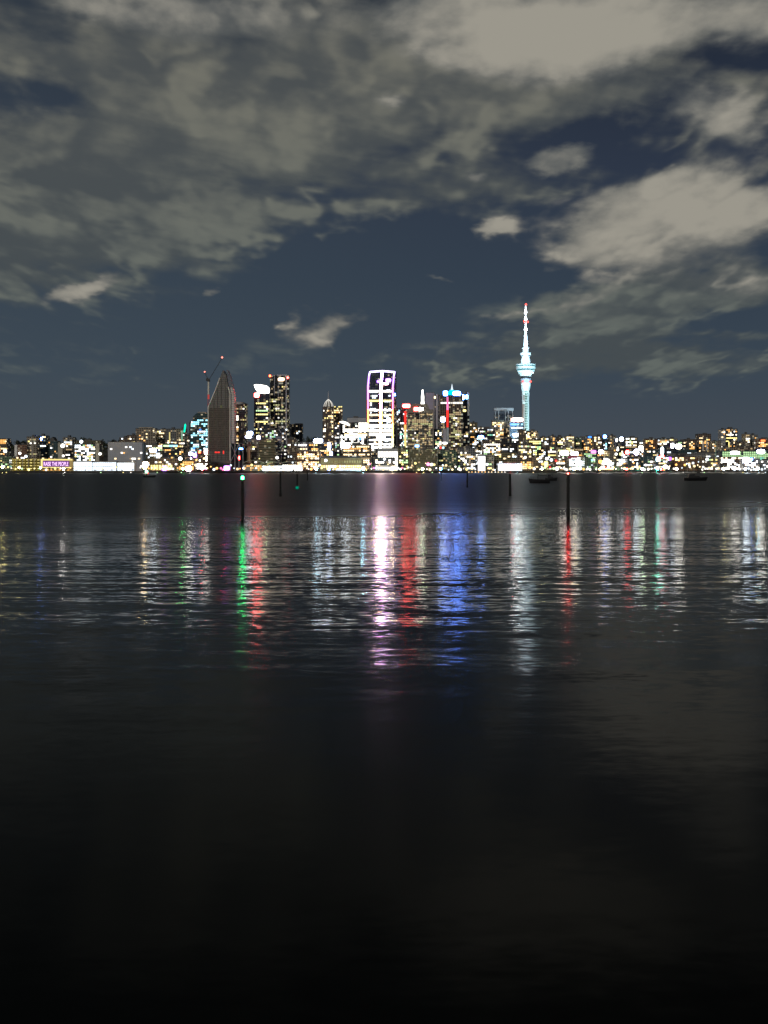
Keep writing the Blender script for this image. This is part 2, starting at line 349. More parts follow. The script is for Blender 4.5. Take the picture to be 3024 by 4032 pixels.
# ------------------------------------------------------------------ buildings
WIN = {}
def win_mesh(w, h, mat):
    k = (round(w, 2), round(h, 2), mat.name)
    if k not in WIN: WIN[k] = MB().box(-w / 2, w / 2, -.22, 0, -h / 2, h / 2).mesh('lit_window', mat)
    return WIN[k]
def pick(pal):
    l = PAL[pal]; r = random.random() * sum(a[2] for a in l)
    for c, s, w in l:
        r -= w
        if r <= 0: return c, s
    return l[0][0], l[0][1]
class Bld:
    def __init__(s, name, label, x0, x1, yt, D, cat='building', ybase=None, depth=22, group=None):
        s.D = D; s.x0 = WX(x0, D); s.x1 = WX(x1, D); s.cx = (s.x0 + s.x1) / 2; s.depth = depth
        s.zb = (ground(s.cx, D) - .6) if ybase is None else WZ(ybase, D)
        s.root = thing(name, label, cat, (s.cx, D + depth / 2, s.zb), group)
        s.w = (s.x1 - s.x0) / 2; s.h = WZ(yt, D) - s.zb; s.fy = -depth / 2; s.cells = set(); s.nw = 0; s.extra = MB(); s.emat = None
    def lx(s, px): return WX(px, s.D) - s.cx
    def lz(s, py): return WZ(py, s.D) - s.zb
    def pt(s, px, py): return (s.lx(px), s.lz(py))
    def box(s, name, mat, px0, px1, py_top, py_bot, front=0.0, depth=None):
        d = s.depth if depth is None else depth
        return MB().box(s.lx(px0), s.lx(px1), s.fy - front, s.fy - front + d, s.lz(py_bot), s.lz(py_top)).build(name, mat, s.root)
    def body(s, mat):
        return MB().box(-s.w, s.w, s.fy, -s.fy, 0, s.h).build('wall', mat, s.root)
    def roof(s, plant=True, mat=None):
        m = MB().box(-s.w - .25, s.w + .25, s.fy - .25, -s.fy + .25, s.h + .01, s.h + .7)
        m.build('roof', mat or M_roof, s.root)
        if plant and s.w > 5:
            a = random.uniform(-.5, .1) * s.w; ww = random.uniform(.3, .5) * s.w
            MB().box(a, a + ww * 1.3, -s.depth * .2, s.depth * .25, s.h + .7, s.h + random.uniform(2.6, 4.6)).build('plant_room', M_roof, s.root)
    def window(s, x, z, w, h, c, st, name='lit_window', front=0.0):
        if s.nw >= 98:
            m = light(c, st); s.emat = s.emat or m
            s.extra.box(x - w / 2, x + w / 2, s.fy - front - .22, s.fy - front, z - h / 2, z + h / 2); return
        o = bpy.data.objects.new(name, win_mesh(w, h, light(c, st))); COL.objects.link(o); o.parent = s.root
        o.location = (x, s.fy - front, z); s.nw += 1
    def windows(s, pal, frac, fh=3.6, cw=4.0, ww=3.5, wh=2.6, zmin=4, rows=(), front=0.0, x0=None, x1=None, zmax=None, k=1.0):
        frac = min(.8, frac * 1.45); x0 = -s.w if x0 is None else x0; x1 = s.w if x1 is None else x1; zmax = s.h if zmax is None else zmax
        i0 = math.ceil((x0 + .2) / cw - .12); i1 = math.floor((x1 - .2) / cw + .12)
        for j in range(int(zmin / fh), int((zmax - .6) / fh)):
            full = j in rows or random.random() < frac * .22
            rf = .85 if full else frac * random.choice((.3, .8, 1, 1.5))
            cc = pick(pal); run = 0
            for i in range(i0, i1):
                if (i, j) in s.cells: continue
                if random.random() < rf or (run and random.random() < .3):
                    run = 1
                    c, st = cc if full or random.random() < .35 else pick(pal)
                    s.window((i + .5) * cw, (j + .62) * fh, min(ww, cw * .92) * random.choice((.75, 1, 1)), wh, c, st * k, front=front); s.cells.add((i, j))
                else: run = 0
    def sign(s, name, px, py, w, h, core, st, halo=None, rst=2.0, front=1.0, mat=None):
        """lit sign: bright core panel on a coloured halo-imitating tray, pixel size w x h"""
        if core == 'pink' and halo == 'red': core, st = 'redhot', max(st * 5, 36)
        elif halo == 'blue' and rst >= 2.5: core, st = 'bluehot', max(st * 6, 40)
        elif halo == 'violet' and rst >= 2: core, st = 'violethot', st * 1.2
        elif st >= 6: st *= 4
        x, z = s.pt(px, py); k = s.D / F; w *= k; h *= k; y = s.fy - front
        pts = lambda a, c: [(x + a * math.cos(q) * (abs(math.cos(q)) ** -.45 if abs(math.cos(q)) > .01 else 1), z + c * math.sin(q) * (abs(math.sin(q)) ** -.45 if abs(math.sin(q)) > .01 else 1)) for q in [2 * math.pi * i / 16 for i in range(16)]]
        backing = MB().prism(pts(w / 2 + .9, h / 2 + .9) if halo else pts(w / 2 + .2, h / 2 + .2), y, y + .8).build(name, light(halo, rst) if halo else M_dark, s.root)  # coloured emissive edge stands in for the halo of glare round the sign
        MB().prism(pts(w / 2, h / 2), y - .4, y - .02).build('light_panel', light(core, st), backing)
        return backing
    def done(s):
        if s.extra.v:
            o = s.extra.build('lit_window_rows', s.emat, s.root); o['kind'] = 'stuff'
        return s
def B(name, label, x0, x1, yt, D, wl, pal, frac, rows=(), fh=3.6, cw=4.0, slab=.35, pier=.3, depth=22, plant=True, k=1.0, cat=None, ybase=None, roofmat=None, **kw):
    b = Bld(name, label, x0, x1, yt, D + random.uniform(0, 2.5), cat or ('tower' if 'tower' in name else 'building'), ybase, depth)
    b.body(wall(wl, fh, cw, slab, pier)); b.roof(plant, roofmat)
    if frac > 0 or rows: b.windows(pal, frac, fh, cw, rows=rows, k=k, **kw)
    return b
# ---------- far left
b = B('office_block', 'squat brown block with a row of orange-lit arches under its roof, at the left edge', -40, 28, 1727, 2260, 'brown', 'amber', .05, plant=False)
for i in range(5): b.window(b.lx(-8 + i * 7), b.lz(1739), 3.0, 9.0, 'amber', 1.1, 'lit_arch')
b = B('office_block', 'green glass block behind the lamp at the left edge', -40, 46, 1797, 2085, 'green', 'green', .22)
b = B('apartment_block', 'low brick-brown block with a pale left wall above the yellow parking deck', 58, 104, 1751, 2190, 'rust', 'mix', .05)
b.box('side_wall', M_wp, 57, 68, 1752, 1800, .4, 12)
b = B('apartment_block', 'beige apartment block with stacked corner balconies beside the blue-signed block', 105, 146, 1720, 2262, 'beige', 'olive', .14)
b.box('stair_core', M_conc, 124, 129, 1722, 1800, .5, 10); b.windows('mix', .15)
b = B('apartment_block', 'dark teal block with a blue and white light on its roof edge', 147, 183, 1716, 2300, 'teal', 'mix', .13)
b.sign('roof_sign', 161, 1728, 11, 10, 'white', 9, 'blue', 2.5)
b = B('gabled_block', 'dark block with a steep gable and thin finial left of the white pillar block', 184, 227, 1737, 2290, 'teal', 'mix', .10, plant=False)
MB().prism([b.pt(188, 1736.5), b.pt(218, 1736.5), b.pt(206, 1720)], b.fy, -b.fy).build('gable_roof', M_roof, b.root)
MB().tube((b.lx(220), 0, b.lz(1736)), (b.lx(220), 0, b.lz(1711)), .5, .2).build('finial', M_steel, b.root)
b = B('stair_tower', 'plain white concrete stair tower with no windows right of the gabled block', 228, 246, 1745, 2270, 'cream', 'mix', 0, slab=.98, plant=False)
b = B('apartment_block', 'grey block with a bright white light halfway up beside the white stair tower', 247, 288, 1722, 2300, 'grey', 'mix', .22)
b = B('apartment_block', 'olive-grey block with a tree-topped roof behind the cream-ended flats', 286, 396, 1735, 2380, 'olive', 'amber', .05)
b = B('apartment_block', 'wide balconied flats with a cream end wall and mixed lit windows', 290, 378, 1749, 2240, 'teal', 'mix', .30, slab=.5, pier=.1)
b.box('end_wall', pmat('cream_render', (.62, .58, .46)), 377, 391, 1746, 1822, .8, 20)
# parking deck
b = Bld('parking_deck', 'open parking deck glowing yellow between its floors, left of the billboard', 42, 158, 1806, 2052, 'parking deck')
MB().box(-b.w, b.w, 4, 10, 0, b.h - 1).build('back_wall', pmat('mustard_paint', (.55, .45, .10)), b.root)
for i in range(5):
    z = 1.5 + i * (b.h - 2.4) / 4; MB().box(-b.w, b.w, b.fy, 4, z, z + .7).build('floor_slab', pmat('mustard_paint', (.55, .45, .10)), b.root)
for i in range(6): x = -b.w + i * 2 * b.w / 5; MB().box(x - .5, x + .5, b.fy - .5, b.fy - .02, 0, b.h).build('column', M_conc, b.root)
for i in range(4):
    for j in range(8): b.window(-b.w + (j + .5) * b.w / 4, 1.5 + (i + .72) * (b.h - 2.4) / 4, 4.2, .8, 'yellow', 1.0 + .5 * (j % 3), 'strip_light', front=-.4)
b.done()
# billboard
b = Bld('billboard_building', 'low building with a yellow frame round a purple lit billboard', 161, 287, 1808, 2036, 'building', depth=14)
b.body(pmat('ochre_wall', (.45, .33, .12))); b.roof(False)
fr = light('yellow', 1.15)
f0 = b.box('frame_top', fr, 161, 285, 1807.5, 1813, .8, 1); b.box('frame_bottom', fr, 161, 275, 1838.5, 1843.5, .8, 1); b.box('frame_side', fr, 161, 168, 1813.3, 1838.2, .8, 1)
bb = b.box('billboard', emat('billboard_purple', (.13, .02, .22), 1.0), 169, 273, 1814, 1838, .5, .4)
cu = bpy.data.curves.new('billboard_text', 'FONT'); cu.body = 'RAISE THE PEOPLE'; cu.size = 9.6; cu.extrude = .12; cu.align_x = 'CENTER'; cu.align_y = 'CENTER'; cu.offset = .10
to = bpy.data.objects.new('lettering', cu); COL.objects.link(to)
dg = bpy.context.evaluated_depsgraph_get(); dg.update(); tm = bpy.data.meshes.new_from_object(to.evaluated_get(dg)); bpy.data.objects.remove(to)
xsv = [v.co.x for v in tm.vertices]; ysv = [v.co.y for v in tm.vertices]; kx = 97 * b.D / F / (max(xsv) - min(xsv)); ky = 16 * b.D / F / (max(ysv) - min(ysv)); mx = (max(xsv) + min(xsv)) / 2; my = (max(ysv) + min(ysv)) / 2
for v in tm.vertices: v.co = ((v.co.x - mx) * kx, -v.co.z, (v.co.y - my) * ky)
tm.materials.clear(); tm.materials.append(light('pink', 1.0)); tm.materials[0] = emat('lilac_letters', (.95, .62, 1), 1.6)
lt = bpy.data.objects.new('lettering', tm); COL.objects.link(lt); lt.parent = bb; lt.location = (b.lx(221), b.fy - .7, b.lz(1826.5))
for i in range(7): b.window(b.lx(172 + i * 16), b.lz(1849.5), 4.4, 3.0, 'amber', 1.1, 'lit_doorway')
# white glazed terminal sheds
def shed(label, x0, x1, yt, D, c, st, n, roofm=None, rows=2, wh=.38, name='terminal_shed'):
    b = Bld(name, label, x0, x1, yt, D + random.uniform(0, 2), 'building', depth=18)
    b.body(pmat('pale_cladding', (.5, .52, .55))); b.roof(False, roofm)
    for j in range(rows):
        for i in range(n):
            cw = 2 * b.w / n; b.window(-b.w + (i + .5) * cw, b.h * (j + .5) / rows * .86 + 1.2, cw * .86, b.h * wh, c, st * random.uniform(.8, 1.2) // .1 * .1, 'glazed_bay')
    return b.done()
shed('left end of the white glazed terminal, right of the billboard', 288, 362, 1815, 2042, 'cool', 1.9, 9)
shed('middle of the white glazed terminal below the cream-ended flats', 364, 458, 1817, 2046, 'cool', 1.9, 11)
shed('right end of the white glazed terminal below the pale windowless hotel', 462, 528, 1819, 2042, 'cool', 2.2, 8)
b = B('hotel', 'pale blue-grey boxy hotel with few scattered windows', 425, 560, 1741, 2130, 'pale', 'mix', .07, slab=.86, pier=.8, plant=False)
b.box('shaded_side', pmat('side_shade', (.10, .14, .17)), 560.5, 568, 1744, 1830, .0, 18)  # dark strip imitates the shade on the hotel's right side
# hill behind
B('apartment_block', 'small brown block low on the ridge left of the paired hill flats', 470, 499, 1723, 2560, 'brown', 'mix', .04)
B('apartment_block', 'dark ridge block with two lit windows left of the beige hill tower', 500, 535, 1714, 2500, 'brown', 'warm', .08)
b = B('apartment_tower', 'wide beige apartment tower with ribbed top on the hill behind the hotel', 534, 612, 1687, 2500, 'beige', 'amber', .10, cw=5); b.box('penthouse', pmat('beige_render', (.4, .35, .27)), 545, 600, 1682, 1686.5, -3, 12)
B('apartment_tower', 'dim beige tower right of the ribbed hill tower', 613, 653, 1692, 2530, 'beige', 'warm', .10)
b = B('apartment_tower', 'beige tower with a tall amber strip of light down its right corner', 652, 695, 1689, 2480, 'grey', 'warm', .06)
b.box('light_strip', light('yellow', .95), 666, 670, 1702, 1744, .6, .5)
b = B('apartment_tower', 'beige tower with a pale green lit edge under the green light blade', 694, 730, 1689, 2440, 'beige', 'warm', .12)
b.box('light_strip', emat('dim_mint', (.25, .5, .35), .9), 714, 719, 1695, 1735, .6, .5)
bl = thing('roof_sculpture', 'slanted bright green blade of light standing on a beige tower roof', 'light blade', (WX(725, 2430), 2430, WZ(1702, 2430)))  # slanted column of green light on a post, not a sculpture
MB().prism([(-1.2, 0), (1.8, 0), (4.2, 15), (2.6, 18.5), (.8, 16)], -.6, .6).build('blade', light('mint', 1.5), bl); MB().tube((.4, 0, -8), (.4, 0, .2), .4).build('post', M_dark, bl)
bl.children[0].data.materials[0] = emat('green_blade_light', (.0, 1, .55), 1.6)
B('apartment_block', 'brown ridge block between the green blade and the blue office', 730, 752, 1714, 2500, 'brown', 'warm', .06)
b = B('office_block', 'dark block with a row of cyan windows along its top below the green blade', 640, 722, 1750, 2200, 'black', 'amber', .10)
for i in range(10): b.window(b.lx(646 + i * 5.6), b.lz(1755.5), 2.2, 3.4, 'cyan' if i > 3 else 'green', 2.2, 'lit_window')
b = B('office_block', 'olive mid-rise with white balcony lights right of the hotel', 572, 640, 1752, 2210, 'olive', 'mix', .20)
b = B('office_block', 'arcaded brown waterfront block with tall warm arches right of the bow lantern', 588, 702, 1806, 2050, 'brown', 'mix', .12, zmin=11)
for i in range(8): b.window(b.lx(597 + i * 11), b.lz(1840), 3.4, 8.5, 'yellow', 1.6 + .5 * (i % 2), 'lit_arch')
b.sign('wall_light', 587 + 16, 1774 + 34, 1, 1, 'white', 1) if False else None
b = B('office_block', 'amber-lit waterfront block with narrow bays below the blue office', 704, 768, 1812, 2062, 'olive', 'amber', .35)
for i in range(6): b.window(b.lx(709 + i * 10), b.lz(1843), 2.6, 7, 'amber', 1.7, 'lit_bay')
# stepped blue office
b = Bld('office_tower', 'stepped dark glass office with cyan lit floors beside the dark pointed tower', 745, 824, 1660, 2190, 'tower')
MB().prism([b.pt(745, 1830), b.pt(824, 1830), b.pt(824, 1640), b.pt(812, 1626), b.pt(775, 1626), b.pt(760, 1640), b.pt(760, 1652), b.pt(745, 1662)], b.fy, -b.fy).build('wall', wall('teal', 3.6, 4, .3, .08), b.root)
MB().box(b.lx(776), b.lx(808), -4, 6, b.lz(1625.8), b.lz(1621)).build('plant_room', M_conc, b.root)
b.h = b.lz(1655); b.windows('cyan', .15, rows=(13, 18, 24), zmin=20); b.windows('cyan', .09, x0=b.lx(770), x1=b.lx(818), zmax=b.lz(1640)); b.done()
b = B('office_block', 'brightly lit low block with red and white light panels below the blue office', 726, 822, 1786, 2100, 'brown', 'bright', .25)
b.sign('light_sign', 752, 1787, 14, 12, 'white', 12, 'blue', 2.0); b.sign('light_sign', 768, 1793, 12, 16, 'white', 10, 'violet', 2.0); b.sign('light_sign', 786, 1780, 8, 9, 'amber', 3, 'red', 2.0); b.sign('light_sign', 811, 1778, 12, 22, 'white', 8, 'red', 1.5)
# ---------- dark pointed tower
b = Bld('pointed_tower', 'tallest dark tower on the left, tapering to a split point', 820, 922, 1455, 2150, 'tower', depth=30)
m_sea = facade('bronze_mesh_facade', (.22, .215, .205), (.075, .072, .07), 3.4, 2.2, .4, .35, rooms=2)
MB().prism([b.pt(*p) for p in ((820, 1825), (906, 1825), (906, 1548), (900, 1526), (894, 1500), (889, 1470), (886, 1476), (883, 1470), (880, 1458), (877, 1458), (868, 1482), (851, 1530), (832, 1575), (820, 1602))], b.fy, -b.fy).build('wall', m_sea, b.root)
MB().prism([b.pt(*p) for p in ((906.5, 1746), (922, 1746), (922, 1562), (915, 1526), (906.5, 1524))], b.fy + 2, -b.fy).build('side_wall', facade('pale_side_facade', (.72, .69, .66), (.35, .33, .32), 3.4, 2.2, .4, .3, rooms=2), b.root)
MB().prism([b.pt(*p) for p in ((901, 1524), (914.5, 1524), (905, 1482), (895, 1456), (890, 1456), (895, 1500))], b.fy + 2.5, -b.fy).build('crown_fin', pmat('slate_glass', (.16, .18, .22), .3), b.root)
fold = MB()
for px, yt in ((838, 1570), (855, 1530), (871, 1490), (888, 1490), (897, 1530)):
    fold.prism([b.pt(px - 1.2, 1812), b.pt(px + 1.2, 1812), b.pt(px + .6 + (871 - px) * .12, yt), b.pt(px - .6 + (871 - px) * .12, yt)], b.fy - .9, b.fy - .02)
fold.build('facade_folds', pmat('folded_mesh', (.10, .095, .09), .5), b.root)
b.box('lower_glazing', facade('lower_dark_glazing', (.15, .13, .11), (.045, .04, .036), 3.4, 2.2, .3, .3, rooms=2), 822, 904, 1606, 1775, .45, .4)
tr = MB()
for a, c in (((820, 1812), (820, 1602)), ((820, 1602), (832, 1575)), ((832, 1575), (851, 1530)), ((851, 1530), (866, 1488)), ((906, 1812), (906, 1549)), ((906, 1548), (899, 1524))):
    p = b.pt(*a); q = b.pt(*c); tr.tube((p[0], b.fy - .3, p[1]), (q[0], b.fy - .3, q[1]), 1.1)
tr.build('edge_trim', pmat('pale_trim', (.85, .83, .76)), b.root)
for (px, py, hh, c, st) in ((871, 1601, 5, 'olive', .13), (855, 1652, 18, 'olive', .12), (871, 1671, 7, 'olive', .16), (871, 1615, 4, 'olive', .1)): b.window(b.lx(px), b.lz(py), 3.6, hh, c, st, 'stair_window')
for (px, n) in ((848, 4), (880, 1)):
    for i in range(n): b.window(b.lx(px + i * 5), b.lz(1781), 1.9, 2.6 + 3 * (n == 1), 'red', 1.6)
b = Bld('braced_podium', 'dark glass podium with pale diagonal bracing at the foot of the pointed tower', 906.5, 958, 1747, 2128, 'building', depth=16)
b.body(pmat('black_glass', (.012, .014, .018), .2)); b.roof(False)
br = MB()
for i, px in enumerate((908, 925, 941, 957)): br.box(b.lx(px) - .5, b.lx(px) + .5, b.fy - .6, b.fy - .05, 0, b.h)
for (a, c) in (((908, 1747), (925, 1784)), ((925, 1784), (908, 1818)), ((941, 1747), (925, 1784)), ((925, 1784), (941, 1818)), ((941, 1747), (957, 1784))):
    p = b.pt(*a); q = b.pt(*c); br.tube((p[0], b.fy - .3, p[1]), (q[0], b.fy - .3, q[1]), .4)
br.build('bracing', M_steel, b.root)
b.sign('wall_sign', 949, 1767, 15, 5, 'cyan', 4, 'blue', 2.5); b.sign('wall_sign', 942, 1803, 5, 14, 'pink', 3, 'red', 1.6)
B('office_block', 'narrow ribbed beige building right of the braced podium', 957, 971, 1752, 2150, 'beige', 'mix', .04, cw=2.2, slab=.05, pier=.5)
# construction crane behind
D = 2290
c = thing('tower_crane', 'tower crane with red and white mast and raised jib behind the pointed tower', 'crane', (WX(821, D), D, ground(WX(821, D), D)))
zc = lambda py: WZ(py, D) - c.location.z; xc = lambda px: WX(px, D) - c.location.x
def lattice(mb, p, q, w, n):
    p = Vector(p); q = Vector(q); d = (q - p).normalized(); s_ = Vector((0, 1, 0)); u = d.cross(s_).normalized()
    cs = [(a * u + e * s_) * w for a, e in ((-1, -1), (1, -1), (1, 1), (-1, 1))]
    for k in cs: mb.tube(p + k, q + k, .16, n=4)
    for i in range(n):
        a = p + (q - p) * (i / n); e = p + (q - p) * ((i + 1) / n)
        for j in range(4): mb.tube(a + cs[j], e + cs[(j + 1) % 4], .1, n=4)
m = MB(); lattice(m, (0, 0, 0), (0, 0, zc(1572)), 1.4, 24); m.box(-1.2, 1.2, -1.2, 1.2, 0, zc(1590)); m.build('mast', M_red, c)
m = MB(); lattice(m, (0, 0, zc(1572)), (0, 0, zc(1553)), 1.5, 3); m.box(-1.3, 1.3, -1.3, 1.3, zc(1572) + .1, zc(1554)); m.build('mast_band', emat('red_lit_mast', (.75, .10, .08), .6), c)
m = MB(); lattice(m, (0, 0, zc(1553)), (0, 0, zc(1500)), 1.5, 9); m.box(-1.0, 1.0, -1.0, 1.0, zc(1552.8), zc(1501)); m.build('mast_band', pmat('crane_white', (.8, .78, .68)), c)
MB().prism([(xc(812), zc(1500)), (xc(826), zc(1503)), (xc(827), zc(1495)), (xc(816), zc(1487)), (xc(812), zc(1491))], -2, 2).build('cab', M_dark, c)
m = MB(); lattice(m, (-1, 0, zc(1492)), (xc(806), 0, zc(1466)), .8, 10); m.build('jib', M_dark, c)
m = MB(); lattice(m, (1, 0, zc(1495)), (xc(869), 20, zc(1406)), .55, 18); m.build('luffing_jib', M_dark, c)
MB().ball(xc(806), 0, zc(1464), 1.5).build('warning_light', emat('warning_red_hot', (1, .25, .18), 3), c); MB().ball(xc(869), 20, zc(1403.5), 1.9).build('warning_light', emat('warning_red_hot', (1, .25, .18), 3), c)
# ribbed tower
b = Bld('office_tower', 'pale ribbed tower with rounded roof behind the pointed tower', 923, 971, 1592, 2240, 'tower')
b.body(wall('brown', 3.6, 2.6, .15, .3)); MB().prism([b.pt(922, 1591.8), b.pt(972, 1591.8), b.pt(970, 1588), b.pt(955, 1583), b.pt(935, 1582), b.pt(925, 1585)], b.fy - 1, -b.fy + 1).build('roof', pmat('pale_roof', (.5, .47, .46)), b.root)
b.box('ribbed_wall', wall('pale', 3.6, 1.5, .25, .45), 943, 970.5, 1614, 1800, 1.2, 8); b.windows('warm', .45, x1=b.lx(943)); b.windows('olive', .1, x0=b.lx(943), front=1.2); b.done()
# signed tower
b = Bld('office_tower', 'dark office with a huge white roof sign and red lamp, left of the red-tipped tower', 1000, 1062, 1549, 2230, 'tower')
b.body(wall('navy', 3.6, 4, .2, .12)); b.roof(False); zr = lambda py: int((b.lz(py) / 3.6) - .4)
b.windows('yellow', .0, rows=(zr(1583), zr(1616))); b.windows('yellow', .06, rows=(zr(1632),))
pts = [b.pt(*p) for p in ((1000, 1516), (1008, 1513.5), (1030, 1515), (1050, 1519), (1060, 1526), (1063, 1536), (1060, 1549), (1018, 1549), (1012, 1540), (1004, 1528))]
sg = MB().prism(pts, b.fy - .2, b.fy + 3).build('roof_sign', M_dark, b.root)
q = [(p[0] * .985 + .01 * pts[0][0], p[1]) for p in pts]; MB().prism(q, b.fy - .8, b.fy - .25).build('light_panel', light('white', 5), sg)
b.sign('red_sign', 1011, 1556, 19, 17, 'pink', 24, 'red', 5.0, front=1.4); b.windows('olive', .22, zmax=b.lz(1700)); b.done()
# red-tipped tower
b = Bld('office_tower', 'black glass tower with pale vertical fins and red lamps at both roof corners', 1063, 1138, 1478, 2260, 'tower')
b.body(wall('black', 3.6, 4, .12, .1)); b.roof(False)
for (a, c_, w_) in ((1081, 1.0, 0), (1096, .7, 0), (1127, 1.6, 0)):
    b.box('fin', pmat('lilac_fin', (.50, .49, .55)), a - c_ * 1.3, a + c_ * 1.3, 1480, 1690, 1.2, 1.1)
b.box('crown_rail', pmat('lilac_fin', (.5, .49, .55)), 1090, 1130, 1475, 1479.5, 1.4, 1.2); b.box('crown_rail', pmat('lilac_fin', (.5, .49, .55)), 1068, 1083, 1477, 1481, 1.4, 1.2)
b.sign('lit_top_floor', 1107, 1494, 24, 12, 'white', 5, 'amber', 1.2, front=.8); b.sign('corner_lamp', 1063, 1480, 6, 7, 'amber', 4, 'red', 3.0); b.sign('corner_lamp', 1133, 1487, 6, 7, 'pink', 4, 'red', 3.0)
b.windows('olive', .09, zmax=b.lz(1515), k=1.5); b.done()
b = B('office_tower', 'short dark tower with three pale fins right of the red-tipped tower', 1142, 1191, 1671, 2320, 'navy', 'mix', .03, plant=False)
for a in (1146, 1162, 1178): b.box('fin', pmat('lilac_fin', (.5, .49, .55)), a - .8, a + 1.2, 1669, 1740, 1, .9)
b.box('crown_rail', M_conc, 1160, 1191, 1667, 1671, 1.2, 10)
# diagonally framed base in front
b = Bld('sloped_building', 'dark building with a curving pale frame sweeping down below the red-tipped tower', 1104, 1134, 1684, 2190, 'building')
MB().prism([b.pt(*p) for p in ((1098, 1830), (1134, 1830), (1134, 1760), (1124, 1710), (1120, 1682), (1098, 1682))], b.fy, -b.fy).build('wall', wall('navy', 3.6, 4, .2, .2), b.root)
m = MB()
for a, c_ in (((1096, 1680), (1120, 1680)), ((1120, 1680), (1126, 1712)), ((1126, 1712), (1132, 1745)), ((1098, 1690), (1128, 1735)), ((1128, 1735), (1131, 1790)), ((1098, 1730), (1126, 1775))):
    p = b.pt(*a); q = b.pt(*c_); m.tube((p[0], b.fy - .5, p[1]), (q[0], b.fy - .5, q[1]), .7)
m.build('frame', pmat('lilac_fin', (.5, .49, .55)), b.root); b.h = b.lz(1700); b.windows('green', .22); b.sign('corner_lamp', 1128, 1692, 6, 6, 'cool', 3, None); b.done()
B('office_block', 'dark block with a run of green-white windows below the signed tower', 1040, 1100, 1692, 2215, 'black', 'green', .28)
# mid row
b = B('office_block', 'terracotta-lit slim building right of the ribbed beige one', 971.5, 987, 1740, 2140, 'rust', 'amber', .05, plant=False)
b.box('lit_wall', pmat('terracotta', (.75, .42, .22)), 972, 986, 1762, 1822, .6, .5)
b.windows('bright', .0, rows=(int(b.lz(1734) / 3.6),))
B('office_block', 'pale lilac-grey slim building with plain walls beside the terracotta one', 988, 1017, 1727, 2160, 'beige', 'mix', .10, plant=True, pier=.5)
B('office_block', 'olive block with close horizontal floor lines above the ferry shed', 1018, 1083, 1728, 2120, 'olive', 'olive', .04, fh=3.0, slab=.5, pier=.02)
B('office_block', 'lilac striped slim block right of the olive block', 1083.5, 1106, 1718, 2140, 'lilac', 'warm', .03, fh=3.0, slab=.5, pier=.02, plant=False)
B('office_tower', 'brown office with two pale vertical ribs left of the lilac block', 1131, 1168, 1728, 2110, 'brown', 'mix', .06, cw=2.6, slab=.25)
b = B('office_block', 'lilac block with arched dark openings left of the oval sign', 1168, 1213, 1741, 2125, 'lilac', 'warm', .05, plant=False, cw=5)
b.windows('bright', 0, rows=(int(b.lz(1753) / 3.6),))
b = B('office_block', 'low wide block with warm window rows under the oval white sign', 1213, 1306, 1745, 2130, 'navy', 'amber', .34, plant=False)
b.sign('oval_sign', 1253, 1736, 35, 16, 'cool', 9, 'blue', 1.2); b.box('roof_edge', pmat('lit_edge', (.7, .66, .6)), 1212, 1300, 1742, 1748, 1.0, .8)
b.sign('vertical_sign', 1296, 1757, 11, 28, 'cool', 9, 'blue', 2.2); b.sign('vertical_sign', 1304, 1786, 9, 14, 'cool', 9, 'blue', 2.2)
B('office_block', 'warm and green lit low block left of the sandstone ferry terminal', 1166, 1262, 1777, 2085, 'rust', 'warm', .40, plant=False)
# ferry wharf sheds
def wharf(label, x0, x1, y_eave, y_ridge, D, pal, n, st, dark=False):
    b = Bld('ferry_shed', label, x0, x1, y_eave, D, 'ferry shed', depth=20)
    b.body(pmat('shed_wall', (.30, .29, .27)))
    k = 10; up = [(-b.w - 3 + (2 * b.w + 6) * i / k, b.h + .02 + (b.lz(y_ridge) - b.h) * math.sin(math.pi * (.15 + .7 * i / k))) for i in range(k + 1)]
    MB().prism(up + [(x, z - 1.0) for x, z in reversed(up)], b.fy - 3, -b.fy + 1).build('curved_roof', pmat('shed_roof', (.33, .32, .28)), b.root)
    for i in range(n):
        cw = 2 * b.w / n
        for j in range(3):
            if random.random() < (.55 if dark else .92):
                c_, s_ = pick(pal); b.window(-b.w + (i + .5) * cw, b.h * (.22 + .28 * j), cw * .8, b.h * .2, c_, s_ * st, 'lit_bay')
    return b.done()
wharf('dim orange-lit ferry shed with a low curved roof, left of the bright one', 962, 1030, 1829, 1812, 2022, 'amber', 9, .7, True)
wharf('bright ferry shed with a wide curved roof below the brown ribbed office', 1034, 1110, 1832, 1818, 2026, 'bright', 10, .8)
wharf('blazing white ferry shed with a rising roof left of the curved pile', 1112, 1190, 1828, 1816, 2020, 'bright', 10, 1.2)
# ---------- spire tower
b = Bld('apartment_tower', 'brown tower with a lit lattice dome and short spire', 1270, 1314, 1602, 2230, 'tower', depth=20)
b.body(wall('brown', 3.6, 2.4, .12, .45)); b.roof(False); b.windows('warm', .14, cw=2.4, ww=2.6); ctr = b.lx(1292)
lat = MB()
for i in range(9):
    a = math.pi * 2 * i / 9; px_, py_ = 9.2 * math.cos(a), 8.6 * math.sin(a); prev = None
    for j in range(6):
        tt = j / 5; r = math.cos(tt * math.pi / 2) ** .8 * .98 + .03; p = Vector((ctr + px_ * r, py_ * r, b.h + .7 + (b.lz(1571) - b.h - .7) * tt))
        if prev: lat.tube(prev, p, .55, n=4)
        prev = p
lat.build('lattice_dome', light('white', 1.1), b.root)
MB().lathe([(9, b.h + .71), (8, b.lz(1590)), (3, b.lz(1576)), (.5, b.lz(1572))], 16, ctr).build('inner_dome', pmat('dome_glass', (.3, .3, .27)), b.root)
MB().lathe([(1.5, b.lz(1571)), (1.2, b.lz(1558)), (.3, b.lz(1537))], 8, ctr).build('spire', M_steel, b.root); b.done()
